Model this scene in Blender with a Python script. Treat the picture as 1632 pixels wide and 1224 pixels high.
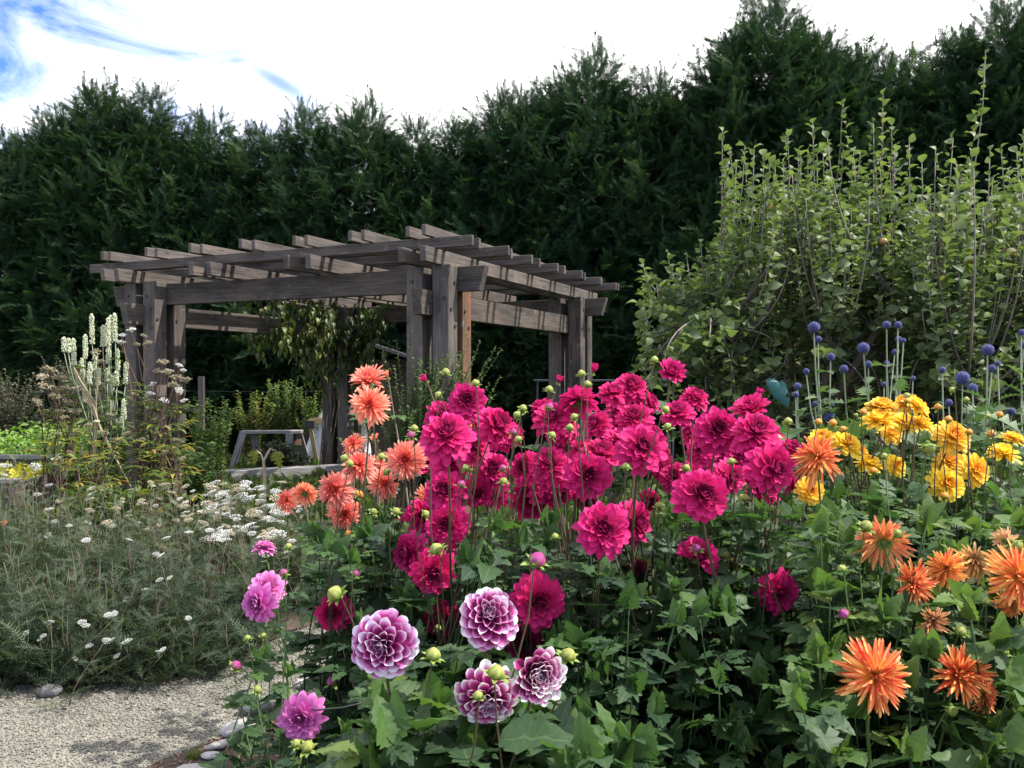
import bpy, math
import numpy as np
from mathutils import Vector, Matrix
R = math.radians
for o in list(bpy.data.objects): bpy.data.objects.remove(o)
SC = bpy.context.scene
COL = SC.collection

# ------------------------------------------------------------------ camera, world, sun, exposure
F_PX, CX, CY, PITCH = 1367.0, 816.0, 612.0, -0.5
CAMZ = 1.5
cd = bpy.data.cameras.new('camera'); cam = bpy.data.objects.new('camera', cd); COL.objects.link(cam)
cam.location = (0, 0, CAMZ); cam.rotation_euler = (R(90 + PITCH), 0, 0)
cd.sensor_width = 36; cd.lens = 36 * F_PX / 1632; cd.clip_start = 0.05; cd.clip_end = 600
SC.camera = cam

SUN_EL, SUN_AZ = 52.0, -5.0          # azimuth counted from +X towards +Y: straight from the right
sd = np.array([math.cos(R(SUN_EL)) * math.cos(R(SUN_AZ)), math.cos(R(SUN_EL)) * math.sin(R(SUN_AZ)), math.sin(R(SUN_EL))])
W = bpy.data.worlds.new('World'); SC.world = W; W.use_nodes = True
nt = W.node_tree; nt.nodes.clear()
def N(t, kind, **kw):
    n = t.nodes.new(kind)
    for k, v in kw.items():
        if k.startswith('i_'):
            key = k[2:]
            n.inputs[int(key) if key.isdigit() else key.replace('_', ' ')].default_value = v
        else: setattr(n, k, v)
    return n
def math_n(t, op, a, b=None, clamp=False):
    n = t.nodes.new('ShaderNodeMath'); n.operation = op; n.use_clamp = clamp
    for i, v in enumerate((a, b)):
        if v is None: continue
        if isinstance(v, (int, float)): n.inputs[i].default_value = v
        else: t.links.new(v, n.inputs[i])
    return n.outputs[0]
out = N(nt, 'ShaderNodeOutputWorld'); bg_sky = N(nt, 'ShaderNodeBackground'); bg_cl = N(nt, 'ShaderNodeBackground')
sky = N(nt, 'ShaderNodeTexSky', sky_type='NISHITA', sun_disc=False, sun_elevation=R(SUN_EL), sun_rotation=R(90 - SUN_AZ))
sky.air_density = 1.0; sky.dust_density = 0.3; sky.ozone_density = 2.0
bg_sky.inputs['Strength'].default_value = 0.11
deep = N(nt, 'ShaderNodeMix', data_type='RGBA', blend_type='MULTIPLY'); deep.inputs[0].default_value = 1; deep.inputs[7].default_value = (.50, .78, 1.45, 1)
nt.links.new(sky.outputs[0], deep.inputs[6]); nt.links.new(deep.outputs[2], bg_sky.inputs[0])
bg_cl.inputs['Color'].default_value = (1.0, 1.0, 1.0, 1); bg_cl.inputs['Strength'].default_value = 1.2
tc = N(nt, 'ShaderNodeTexCoord')
def px_dir(px, py):
    v = np.array([(px - CX) / F_PX, 1.0, -(py - CY) / F_PX]); a = R(PITCH)
    v = np.array([v[0], v[1] * math.cos(a) - v[2] * math.sin(a), v[1] * math.sin(a) + v[2] * math.cos(a)])
    return v / np.linalg.norm(v)
def dot_dir(d):
    n = N(nt, 'ShaderNodeVectorMath', operation='DOT_PRODUCT'); n.inputs[1].default_value = tuple(d)
    nrm = N(nt, 'ShaderNodeVectorMath', operation='NORMALIZE'); nt.links.new(tc.outputs['Generated'], nrm.inputs[0])
    nt.links.new(nrm.outputs[0], n.inputs[0]); return n.outputs['Value']
mp = N(nt, 'ShaderNodeMapping'); mp.inputs['Scale'].default_value = (5.5, 5.5, 11.0); mp.inputs['Rotation'].default_value = (0.2, -0.5, 0.3)
nt.links.new(tc.outputs['Generated'], mp.inputs[0])
nz = N(nt, 'ShaderNodeTexNoise', i_Scale=1.0, i_Detail=9.0, i_Roughness=0.62, i_Distortion=0.8); nt.links.new(mp.outputs[0], nz.inputs['Vector'])
nz_out = nz.outputs[0]
# open blue towards the upper left and behind the viewer; bright broken cloud elsewhere
left = px_dir(-420, 20); gap = math_n(nt, 'SUBTRACT', dot_dir(left), 0.884)
gap = math_n(nt, 'MULTIPLY', gap, 5.0)
bk = math_n(nt, 'MAXIMUM', math_n(nt, 'MULTIPLY', dot_dir((-0.25, -0.9, 0.35)), 0.55), -1.0)
g2 = math_n(nt, 'MAXIMUM', gap, bk)
amt = math_n(nt, 'ADD', g2, math_n(nt, 'MULTIPLY', math_n(nt, 'SUBTRACT', nz_out, 0.5), 2.6))
blue = math_n(nt, 'MULTIPLY', amt, 1.1, True)
# one thin rent in the white cloud
rd = px_dir(446, 132); ax = px_dir(515, 172) - px_dir(380, 95); ax /= np.linalg.norm(ax); up = np.cross(ax, rd)
la = math_n(nt, 'MULTIPLY', dot_dir(ax - rd * np.dot(ax, rd)), 17.0); lb = math_n(nt, 'MULTIPLY', math_n(nt, 'ADD', dot_dir(up), math_n(nt, 'MULTIPLY', math_n(nt, 'SUBTRACT', nz_out, 0.5), 0.010)), 72.0)
off = float(np.dot(ax - rd * np.dot(ax, rd), rd)); 
rr = math_n(nt, 'ADD', math_n(nt, 'MULTIPLY', la, la), math_n(nt, 'MULTIPLY', lb, lb))
front = math_n(nt, 'GREATER_THAN', dot_dir(rd), 0.5)
rent = math_n(nt, 'MULTIPLY', math_n(nt, 'MULTIPLY', math_n(nt, 'SUBTRACT', 1.0, rr, True), 0.85), front)
blue = math_n(nt, 'MAXIMUM', blue, rent)
mx = N(nt, 'ShaderNodeMixShader'); nt.links.new(blue, mx.inputs[0]); nt.links.new(bg_cl.outputs[0], mx.inputs[1]); nt.links.new(bg_sky.outputs[0], mx.inputs[2])
nt.links.new(mx.outputs[0], out.inputs[0])
sl = bpy.data.lights.new('sun', 'SUN'); so = bpy.data.objects.new('sun', sl); COL.objects.link(so)
sl.energy = 4.2; sl.angle = R(0.6); sl.color = (1.0, 0.95, 0.87)
so.rotation_euler = Vector(-sd).to_track_quat('-Z', 'Y').to_euler()
SC.view_settings.view_transform = 'Standard'; SC.view_settings.look = 'None'; SC.view_settings.exposure = 0.95; SC.view_settings.gamma = 1.0
SC.render.engine = 'CYCLES'
SC.cycles.max_bounces = 6; SC.cycles.diffuse_bounces = 3; SC.cycles.transmission_bounces = 4; SC.cycles.transparent_max_bounces = 4
SC.cycles.use_denoising = True

# ------------------------------------------------------------------ helpers
def P(px, py, Y):
    d = px_dir(px, py); return d * (Y / d[1]) + np.array([0, 0, CAMZ])
def gx(px, Y): return (px - CX) / F_PX * Y
def nrm(v):
    v = np.asarray(v, float); return v / (np.linalg.norm(v, axis=-1, keepdims=True) + 1e-12)
class MB:
    """collects vertices, faces and a (u, v, tint) attribute; build() links them as ONE mesh object"""
    def __init__(s): s.V, s.F, s.A, s.n = [], [], [], 0
    def add(s, V, F, A):
        V = np.asarray(V, float).reshape(-1, 3)
        for f in (F if isinstance(F, (list, tuple)) else [F]):
            f = np.asarray(f, int)
            if f.size: s.F.append(f + s.n)
        s.V.append(V); s.A.append(np.broadcast_to(np.asarray(A, float), V.shape)); s.n += len(V)
    def inst(s, tpl, M, tint, keep_tint=0.0):
        V, F, A = tpl; n, k = len(M), len(V)
        if n == 0: return
        W_ = np.einsum('nij,kj->nki', M[:, :3, :3], V) + M[:, None, :3, 3]
        A_ = np.repeat(A[None], n, 0).copy(); A_[:, :, 2] = A_[:, :, 2] * keep_tint + np.asarray(tint)[:, None]
        off = (np.arange(n) * k)[:, None, None]
        for f in F:
            if len(f): s.F.append((f[None] + off).reshape(-1, f.shape[1]) + s.n)
        s.V.append(W_.reshape(-1, 3)); s.A.append(A_.reshape(-1, 3)); s.n += n * k
    def tube(s, pts, r, sides=5, tint=0.5):
        pts = np.asarray(pts, float); n = len(pts); r = np.broadcast_to(np.asarray(r, float), (n,))
        T = nrm(np.gradient(pts, axis=0)); ref = np.array([0.31, 0.95, 0.05]) if abs(T[0][2]) > .6 else np.array([0, 0, 1.0])
        X = nrm(np.cross(T, ref)); Y_ = np.cross(T, X)
        a = np.linspace(0, 2 * np.pi, sides, endpoint=False)
        V = pts[:, None] + r[:, None, None] * (X[:, None] * np.cos(a)[None, :, None] + Y_[:, None] * np.sin(a)[None, :, None])
        i, j = np.meshgrid(np.arange(n - 1), np.arange(sides), indexing='ij'); j2 = (j + 1) % sides
        Fq = np.stack([i * sides + j, i * sides + j2, (i + 1) * sides + j2, (i + 1) * sides + j], -1).reshape(-1, 4)
        A = np.zeros((n, sides, 3)); A[:, :, 0] = (a / (2 * np.pi))[None]; A[:, :, 1] = np.linspace(0, 1, n)[:, None]; A[:, :, 2] = tint
        s.add(V.reshape(-1, 3), [Fq, np.array([list(range(sides))[::-1]]), np.array([[(n - 1) * sides + q for q in range(sides)]])] if sides in (3, 4) else Fq, A.reshape(-1, 3))
    def mesh(s, name, smooth=True):
        me = bpy.data.meshes.new(name)
        if not s.V: return me
        V = np.concatenate(s.V); A = np.concatenate(s.A)
        me.vertices.add(len(V)); me.vertices.foreach_set('co', V.astype(np.float32).ravel())
        li = np.concatenate([f.ravel() for f in s.F]); ln = np.concatenate([np.full(len(f), f.shape[1]) for f in s.F])
        me.loops.add(len(li)); me.loops.foreach_set('vertex_index', li.astype(np.int32))
        me.polygons.add(len(ln)); st = np.concatenate([[0], np.cumsum(ln)[:-1]])
        me.polygons.foreach_set('loop_start', st.astype(np.int32)); me.polygons.foreach_set('loop_total', ln.astype(np.int32))
        me.polygons.foreach_set('use_smooth', np.full(len(ln), smooth))
        at = me.attributes.new('uvt', 'FLOAT_VECTOR', 'POINT'); at.data.foreach_set('vector', A.astype(np.float32).ravel())
        me.update(calc_edges=True); return me
    def build(s, name, m, parent=None, org=None, smooth=True):
        if org is not None: s.V = [v - np.asarray(org) for v in s.V]
        me = s.mesh(name, smooth); me.materials.append(m); return link(name, me, parent)
def link(name, me, parent=None, loc=None, rot=None, sc=None):
    o = bpy.data.objects.new(name, me); COL.objects.link(o)
    if parent: o.parent = parent
    if loc is not None: o.location = tuple(loc)
    if rot is not None: o.rotation_mode = 'QUATERNION'; o.rotation_quaternion = rot
    if sc is not None: o.scale = (sc,) * 3 if np.isscalar(sc) else sc
    return o
def tag(o, label=None, cat=None, group=None, kind=None):
    for k, v in (('label', label), ('category', cat), ('group', group), ('kind', kind)):
        if v: o[k] = v
    return o
def thing(name, label, cat, loc, group=None, rz=0):
    o = bpy.data.objects.new(name, None); COL.objects.link(o); o.location = tuple(loc); o.rotation_euler = (0, 0, rz); o.empty_display_size = .1
    return tag(o, label, cat, group)
def mats(pos, d, n, s):
    """instance matrices: template +Y along d, +Z near n"""
    pos = np.asarray(pos, float); y = nrm(d); x = nrm(np.cross(y, n)); z = np.cross(x, y)
    M = np.zeros((len(pos), 4, 4)); s = np.asarray(s, float)
    if s.ndim == 1: s = np.stack([s, s, s], -1)
    M[:, :3, 0] = x * s[:, :1]; M[:, :3, 1] = y * s[:, 1:2]; M[:, :3, 2] = z * s[:, 2:]
    M[:, :3, 3] = pos; M[:, 3, 3] = 1; return M
def bez(p0, p1, p2, p3, n=8):
    t = np.linspace(0, 1, n)[:, None]; p0, p1, p2, p3 = map(np.asarray, (p0, p1, p2, p3))
    return (1 - t) ** 3 * p0 + 3 * (1 - t) ** 2 * t * p1 + 3 * (1 - t) * t * t * p2 + t ** 3 * p3
def quat(d, spin=0):
    return Vector(tuple(d)).to_track_quat('Z', 'Y') @ Matrix.Rotation(spin, 3, 'Z').to_quaternion()
def grid_faces(nr, nc):
    i, j = np.meshgrid(np.arange(nr - 1), np.arange(nc - 1), indexing='ij'); a = (i * nc + j).ravel()
    return np.stack([a, a + 1, a + nc + 1, a + nc], -1)
def rnd_dirs(rng, n, zlo=-1, zhi=1):
    z = rng.uniform(zlo, zhi, n); a = rng.uniform(0, 2 * np.pi, n); r = np.sqrt(np.maximum(0, 1 - z * z))
    return np.stack([r * np.cos(a), r * np.sin(a), z], -1)

# ------------------------------------------------------------------ materials
def mat(name):
    m = bpy.data.materials.new(name); m.use_nodes = True; t = m.node_tree; t.nodes.clear()
    o = N(t, 'ShaderNodeOutputMaterial'); return m, t, o
def attr(t):
    a = N(t, 'ShaderNodeAttribute', attribute_name='uvt'); sx = N(t, 'ShaderNodeSeparateXYZ'); t.links.new(a.outputs['Vector'], sx.inputs[0]); return sx.outputs
def ramp(t, fac, stops, interp='LINEAR'):
    r = N(t, 'ShaderNodeValToRGB'); cr = r.color_ramp; cr.interpolation = interp
    while len(cr.elements) < len(stops): cr.elements.new(0.5)
    for e, (p, c) in zip(cr.elements, stops): e.position = p; e.color = tuple(c) + (1,)
    t.links.new(fac, r.inputs[0]); return r.outputs[0]
def mixc(t, f, a, b, mode='MIX'):
    n = N(t, 'ShaderNodeMix', data_type='RGBA', blend_type=mode)
    for i, v in ((0, f), (6, a), (7, b)):
        if isinstance(v, (int, float)): n.inputs[i].default_value = v
        elif isinstance(v, tuple): n.inputs[i].default_value = v + (1,)
        else: t.links.new(v, n.inputs[i])
    return n.outputs[2]
def noise(t, scale, detail=4, vec=None, rough=.55):
    n = N(t, 'ShaderNodeTexNoise', i_Scale=scale, i_Detail=detail, i_Roughness=rough)
    if vec is not None: t.links.new(vec, n.inputs['Vector'])
    return n.outputs[0]
def thin(t, o, col, rough, transl, spec=.5, tcol=None, bump=None, coat=0):
    """leaf or petal: glossy skin over a diffuse body that lets some light through"""
    p = N(t, 'ShaderNodeBsdfPrincipled', i_Roughness=rough); p.inputs['Specular IOR Level'].default_value = spec; t.links.new(col, p.inputs['Base Color'])
    if bump is not None: t.links.new(bump, p.inputs['Normal'])
    tr = N(t, 'ShaderNodeBsdfTranslucent'); t.links.new(tcol if tcol is not None else col, tr.inputs[0])
    m = N(t, 'ShaderNodeMixShader'); m.inputs[0].default_value = transl; t.links.new(p.outputs[0], m.inputs[1]); t.links.new(tr.outputs[0], m.inputs[2]); t.links.new(m.outputs[0], o.inputs[0])
def bump(t, h, strength=.3, dist=.01):
    b = N(t, 'ShaderNodeBump', i_Strength=strength, i_Distance=dist); t.links.new(h, b.inputs['Height']); return b.outputs[0]
def leaf_mat(name, stops, rough=.45, transl=.3, spec=.5, vein=(.10, .16, .07), vein_amt=.5, bright=1.3):
    m, t, o = mat(name); u, v, k = attr(t)
    c = ramp(t, k, stops); g = N(t, 'ShaderNodeNewGeometry')
    c = mixc(t, math_n(t, 'MULTIPLY', noise(t, 9, 3, g.outputs['Position']), .35), c, tuple(x * .45 for x in stops[0][1]))
    au = math_n(t, 'ABSOLUTE', u)
    mid = math_n(t, 'LESS_THAN', au, .07)
    sv = math_n(t, 'FRACT', math_n(t, 'MULTIPLY', math_n(t, 'SUBTRACT', v, math_n(t, 'MULTIPLY', au, .28)), 7.0))
    side = math_n(t, 'LESS_THAN', sv, .12)
    c = mixc(t, math_n(t, 'MULTIPLY', math_n(t, 'MAXIMUM', mid, math_n(t, 'MULTIPLY', side, .45)), vein_amt), c, vein)
    h = N(t, 'ShaderNodeMix', data_type='RGBA', blend_type='MULTIPLY'); h.inputs[0].default_value = 1; t.links.new(c, h.inputs[6]); h.inputs[7].default_value = (bright * 1.05, bright * 1.25, bright * .6, 1)
    thin(t, o, c, rough, transl, spec, h.outputs[2], bump(t, sv, .25, .004)); return m
def simple(name, stops, rough=.6, scale=20, transl=0, spec=.4, bump_s=.3):
    m, t, o = mat(name); u, v, k = attr(t); g = N(t, 'ShaderNodeTexCoord')
    nn = noise(t, scale, 5, g.outputs['Object']); f = math_n(t, 'ADD', math_n(t, 'MULTIPLY', k, .6), math_n(t, 'MULTIPLY', nn, .4))
    thin(t, o, ramp(t, f, stops), rough, transl, spec, None, bump(t, nn, bump_s)); return m
def petal_mat(name, fn, rough=.5, transl=.28, under=None):
    m, t, o = mat(name); u, v, k = attr(t); c = fn(t, u, v, k)
    g = N(t, 'ShaderNodeNewGeometry')
    # fine lengthwise streaks of the petal skin
    w = math_n(t, 'SINE', math_n(t, 'MULTIPLY', u, 17.0)); 
    c = mixc(t, math_n(t, 'MULTIPLY', math_n(t, 'ADD', w, 1.0), .03), c, (.9, .6, .8))
    oi = N(t, 'ShaderNodeObjectInfo'); c = mixc(t, 1.0, c, ramp(t, oi.outputs['Random'], [(0, (.86, .8, .92)), (.4, (1, 1, 1)), (1, (1.05, 1.2, 1.0))]), 'MULTIPLY')
    if under: c = mixc(t, math_n(t, 'MULTIPLY', g.outputs['Backfacing'], under[0]), c, under[1])
    thin(t, o, c, rough, transl, .2, None, bump(t, w, .15, .002)); return m
def au_(t, u): return math_n(t, 'ABSOLUTE', u)
MG = (.58, .003, .125)
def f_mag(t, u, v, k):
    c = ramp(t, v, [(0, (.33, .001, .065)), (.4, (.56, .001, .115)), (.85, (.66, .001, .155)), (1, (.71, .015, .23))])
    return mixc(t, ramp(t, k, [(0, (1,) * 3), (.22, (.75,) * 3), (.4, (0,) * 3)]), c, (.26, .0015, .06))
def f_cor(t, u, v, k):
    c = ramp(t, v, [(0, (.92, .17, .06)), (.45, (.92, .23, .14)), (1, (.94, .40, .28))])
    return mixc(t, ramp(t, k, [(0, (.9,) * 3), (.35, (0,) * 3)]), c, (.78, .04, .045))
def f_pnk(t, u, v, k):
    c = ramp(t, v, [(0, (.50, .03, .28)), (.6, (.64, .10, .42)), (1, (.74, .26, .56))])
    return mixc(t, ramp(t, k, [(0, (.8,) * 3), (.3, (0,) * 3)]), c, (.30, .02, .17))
def f_bic(t, u, v, k):
    e = math_n(t, 'ADD', v, math_n(t, 'MULTIPLY', math_n(t, 'POWER', au_(t, u), 2.0), .03))
    e = math_n(t, 'ADD', e, math_n(t, 'MULTIPLY', math_n(t, 'SUBTRACT', math_n(t, 'FRACT', math_n(t, 'MULTIPLY', k, 29.0)), .55), .22))
    c = ramp(t, e, [(.52, (.19, .001, .07)), (.73, (.35, .008, .15)), (.86, (.66, .26, .52)), (.96, (.88, .82, .88))])
    return mixc(t, ramp(t, k, [(0, (.85,) * 3), (.22, (.5,) * 3), (.34, (0,) * 3)]), c, (.42, .14, .33))
def f_fla(t, u, v, k):
    e = math_n(t, 'MULTIPLY', au_(t, u), ramp(t, v, [(.1, (0,) * 3), (.4, (1,) * 3)]))
    e = math_n(t, 'ADD', e, math_n(t, 'MULTIPLY', math_n(t, 'SUBTRACT', math_n(t, 'FRACT', math_n(t, 'MULTIPLY', k, 37.0)), .45), .7))
    c = ramp(t, e, [(.18, (.93, .52, .12)), (.6, (.91, .27, .07)), (1.0, (.80, .06, .03))])
    c = mixc(t, ramp(t, v, [(.15, (.8,) * 3), (.55, (0,) * 3)]), c, (.92, .52, .06))
    return mixc(t, ramp(t, v, [(.86, (0,) * 3), (.97, (.8,) * 3)]), c, (.90, .55, .24))
def f_yel(t, u, v, k):
    c = ramp(t, v, [(0, (.92, .46, .01)), (.4, (.94, .57, .02)), (1, (.95, .66, .06))])
    return mixc(t, ramp(t, k, [(0, (.9,) * 3), (.3, (0,) * 3)]), c, (.88, .26, .02))
def f_wil(t, u, v, k): return ramp(t, v, [(0, (.16, .005, .03)), (.6, (.24, .01, .05)), (1, (.20, .05, .04))])
def f_old(t, u, v, k): return ramp(t, v, [(0, (.20, .07, .03)), (.35, (.45, .20, .07)), (.7, (.85, .45, .18)), (1, (.85, .50, .24))])
def f_pale(t, u, v, k): return ramp(t, v, [(0, (.85, .70, .25)), (.5, (.88, .55, .22)), (1, (.90, .62, .32))])
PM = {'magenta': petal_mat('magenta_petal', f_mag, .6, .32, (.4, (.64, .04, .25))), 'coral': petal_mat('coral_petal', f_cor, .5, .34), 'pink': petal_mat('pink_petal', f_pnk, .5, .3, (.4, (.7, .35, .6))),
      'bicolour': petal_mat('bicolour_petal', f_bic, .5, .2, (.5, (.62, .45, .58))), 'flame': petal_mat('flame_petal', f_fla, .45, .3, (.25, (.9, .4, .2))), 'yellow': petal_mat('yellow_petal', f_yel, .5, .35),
      'wilted': petal_mat('wilted_petal', f_wil, .7, .15), 'aged': petal_mat('aged_petal', f_old, .65, .3), 'pale': petal_mat('pale_petal', f_pale, .5, .35)}
M_DLEAF = leaf_mat('dahlia_leaf', [(0, (.016, .038, .022)), (.35, (.027, .060, .029)), (.65, (.050, .105, .036)), (.9, (.095, .175, .04)), (1, (.16, .21, .045))], .52, .34, .32)
M_STEM = {'dark': simple('dark_stem', [(0, (.045, .05, .02)), (1, (.11, .07, .045))], .5), 'green': simple('green_stem', [(0, (.05, .09, .025)), (1, (.14, .20, .05))], .5)}
M_BUD = simple('bud_skin', [(.2, (.10, .17, .03)), (.5, (.25, .30, .06)), (.8, (.42, .40, .10))], .4, 40, .12)
M_BUDRED = simple('bud_flush', [(.36, (.26, .27, .06)), (.46, (.30, .14, .10)), (.52, (.36, .03, .20)), (.8, (.30, .015, .18))], .4, 40, .12)
M_BUDOR = simple('bud_orange', [(.2, (.35, .12, .02)), (.5, (.62, .24, .03)), (.8, (.7, .36, .05))], .4, 40, .12)
M_BRACT = simple('bract', [(.2, (.09, .17, .03)), (.5, (.17, .28, .05)), (.8, (.30, .40, .09))], .45, 30, .3)
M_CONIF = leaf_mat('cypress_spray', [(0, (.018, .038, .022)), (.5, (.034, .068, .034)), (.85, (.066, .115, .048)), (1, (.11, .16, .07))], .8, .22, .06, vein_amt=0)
M_BARK = simple('bark', [(.2, (.04, .03, .022)), (.6, (.10, .08, .06)), (.9, (.16, .14, .115))], .9, 14, bump_s=.8)
M_TWIG = simple('apple_twig', [(.2, (.09, .075, .065)), (.8, (.20, .17, .155))], .7, 30)
M_APPLE = leaf_mat('apple_leaf', [(0, (.06, .09, .045)), (.45, (.125, .165, .065)), (.85, (.21, .25, .09)), (.97, (.26, .25, .09)), (1, (.28, .13, .05))], .5, .32, .3, (.16, .20, .10), .4)
M_FRUIT = simple('apple_fruit', [(.2, (.35, .18, .08)), (.5, (.42, .22, .10)), (.9, (.5, .32, .14))], .35)
M_YARLEAF = leaf_mat('yarrow_leaf', [(0, (.042, .065, .036)), (.5, (.076, .105, .054)), (.85, (.125, .155, .075)), (1, (.20, .18, .10))], .6, .25, .3, vein_amt=0)
M_YARSTEM = simple('yarrow_stem', [(.2, (.10, .12, .06)), (.55, (.13, .10, .07)), (.9, (.12, .045, .05))], .6)
M_YARWHITE = simple('yarrow_white', [(.1, (.50, .50, .46)), (.8, (.74, .74, .70))], .7, 60, .2)
M_YARBEIGE = simple('yarrow_cream', [(.1, (.32, .27, .18)), (.8, (.52, .46, .34))], .7, 60, .15)
M_SPIRE = simple('spire_white', [(.1, (.58, .62, .38)), (.8, (.78, .80, .62))], .7, 60, .25)
M_UMBEL = simple('seed_umbel', [(.1, (.15, .12, .075)), (.5, (.24, .20, .12)), (.9, (.42, .38, .26))], .8, 40)
M_ASTER = leaf_mat('lance_leaf', [(0, (.04, .075, .022)), (.4, (.085, .13, .03)), (.65, (.20, .22, .04)), (.85, (.42, .33, .05)), (1, (.36, .17, .05))], .5, .35, .4, (.2, .2, .08), .2)
M_BSTEM = simple('brown_stem', [(.2, (.05, .025, .018)), (.8, (.13, .075, .05))], .6)
M_VINE = leaf_mat('vine_leaf', [(0, (.03, .052, .016)), (.5, (.055, .085, .024)), (.9, (.12, .15, .035)), (1, (.25, .23, .05))], .45, .3, .5, (.12, .16, .05), .4)
M_BLUEB = leaf_mat('bright_shrub_leaf', [(0, (.07, .13, .04)), (.5, (.14, .23, .06)), (.8, (.24, .28, .07)), (1, (.34, .22, .06))], .5, .3, .4, (.15, .2, .08), .2)
M_BOX = leaf_mat('dark_shrub_leaf', [(0, (.016, .034, .016)), (.6, (.03, .06, .024)), (1, (.06, .10, .04))], .4, .15, .5, (.1, .14, .06), .2)
M_CROP = leaf_mat('crop_leaf', [(0, (.10, .19, .035)), (.5, (.17, .29, .05)), (1, (.27, .38, .07))], .5, .3, .4, (.2, .3, .1), .3)
M_YELCOV = leaf_mat('gold_leaf', [(0, (.42, .40, .03)), (1, (.70, .62, .05))], .6, .3, .3, vein_amt=0)
M_GREY = leaf_mat('grey_shrub_leaf', [(0, (.06, .075, .055)), (.5, (.11, .12, .085)), (1, (.21, .19, .145))], .6, .25, .3, vein_amt=0)
M_THLEAF = leaf_mat('thistle_leaf', [(0, (.05, .09, .04)), (.6, (.09, .15, .06)), (1, (.15, .22, .09))], .5, .25, .4, (.16, .22, .12), .4)
M_THSTEM = simple('thistle_stem', [(.2, (.16, .2, .12)), (.8, (.28, .32, .22))], .6)
M_THBALL = simple('thistle_ball', [(.1, (.04, .04, .13)), (.5, (.075, .08, .24)), (.9, (.20, .21, .40))], .7, 30)
M_GRASS = leaf_mat('grass_blade', [(0, (.05, .085, .02)), (.6, (.09, .14, .035)), (1, (.18, .19, .06))], .6, .3, .3, vein_amt=0)
def stone_m(name, a, b, scale=6, rough=.8):
    m, t, o = mat(name); u, v, k = attr(t); g = N(t, 'ShaderNodeTexCoord'); n1 = noise(t, scale, 8, g.outputs['Object'], .65); n2 = noise(t, scale * 9, 3, g.outputs['Object'])
    f = math_n(t, 'ADD', math_n(t, 'MULTIPLY', n1, .5), math_n(t, 'MULTIPLY', k, .5))
    c = mixc(t, math_n(t, 'MULTIPLY', n2, .3), ramp(t, f, [(.25, a), (.75, b)]), (.12, .12, .11))
    p = N(t, 'ShaderNodeBsdfPrincipled', i_Roughness=rough); t.links.new(c, p.inputs[0]); t.links.new(bump(t, math_n(t, 'ADD', n1, n2), .5, .02), p.inputs['Normal']); t.links.new(p.outputs[0], o.inputs[0]); return m
M_GRAVEL = stone_m('gravel_stone', (.115, .108, .086), (.29, .27, .215), 3)
M_ROCK = stone_m('pale_rock', (.20, .19, .185), (.44, .42, .41)); M_ROCKD = stone_m('dark_rock', (.07, .07, .082), (.17, .155, .16))
M_CHIP = simple('bark_chip', [(.1, (.045, .025, .016)), (.45, (.15, .082, .052)), (.8, (.27, .17, .115)), (1, (.40, .30, .21))], .85, 30)
def ground_m(name, stops, scale, rough=.95, b=.6):
    m, t, o = mat(name); g = N(t, 'ShaderNodeTexCoord'); n1 = noise(t, scale, 10, g.outputs['Object'], .65); n2 = noise(t, scale * .11, 4, g.outputs['Object'])
    f = math_n(t, 'ADD', math_n(t, 'MULTIPLY', n1, .65), math_n(t, 'MULTIPLY', n2, .35))
    p = N(t, 'ShaderNodeBsdfPrincipled', i_Roughness=rough); t.links.new(ramp(t, f, stops), p.inputs[0]); t.links.new(bump(t, n1, b, .03), p.inputs['Normal']); t.links.new(p.outputs[0], o.inputs[0]); return m
M_SOIL = ground_m('soil', [(.3, (.03, .022, .016)), (.5, (.065, .045, .032)), (.7, (.13, .09, .065))], 40)
M_LAND = ground_m('land', [(.3, (.045, .055, .025)), (.55, (.08, .095, .035)), (.75, (.14, .13, .07))], 14)
M_PATH = ground_m('path_grit', [(.3, (.11, .10, .08)), (.55, (.18, .17, .135)), (.75, (.26, .24, .195))], 60)
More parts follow.
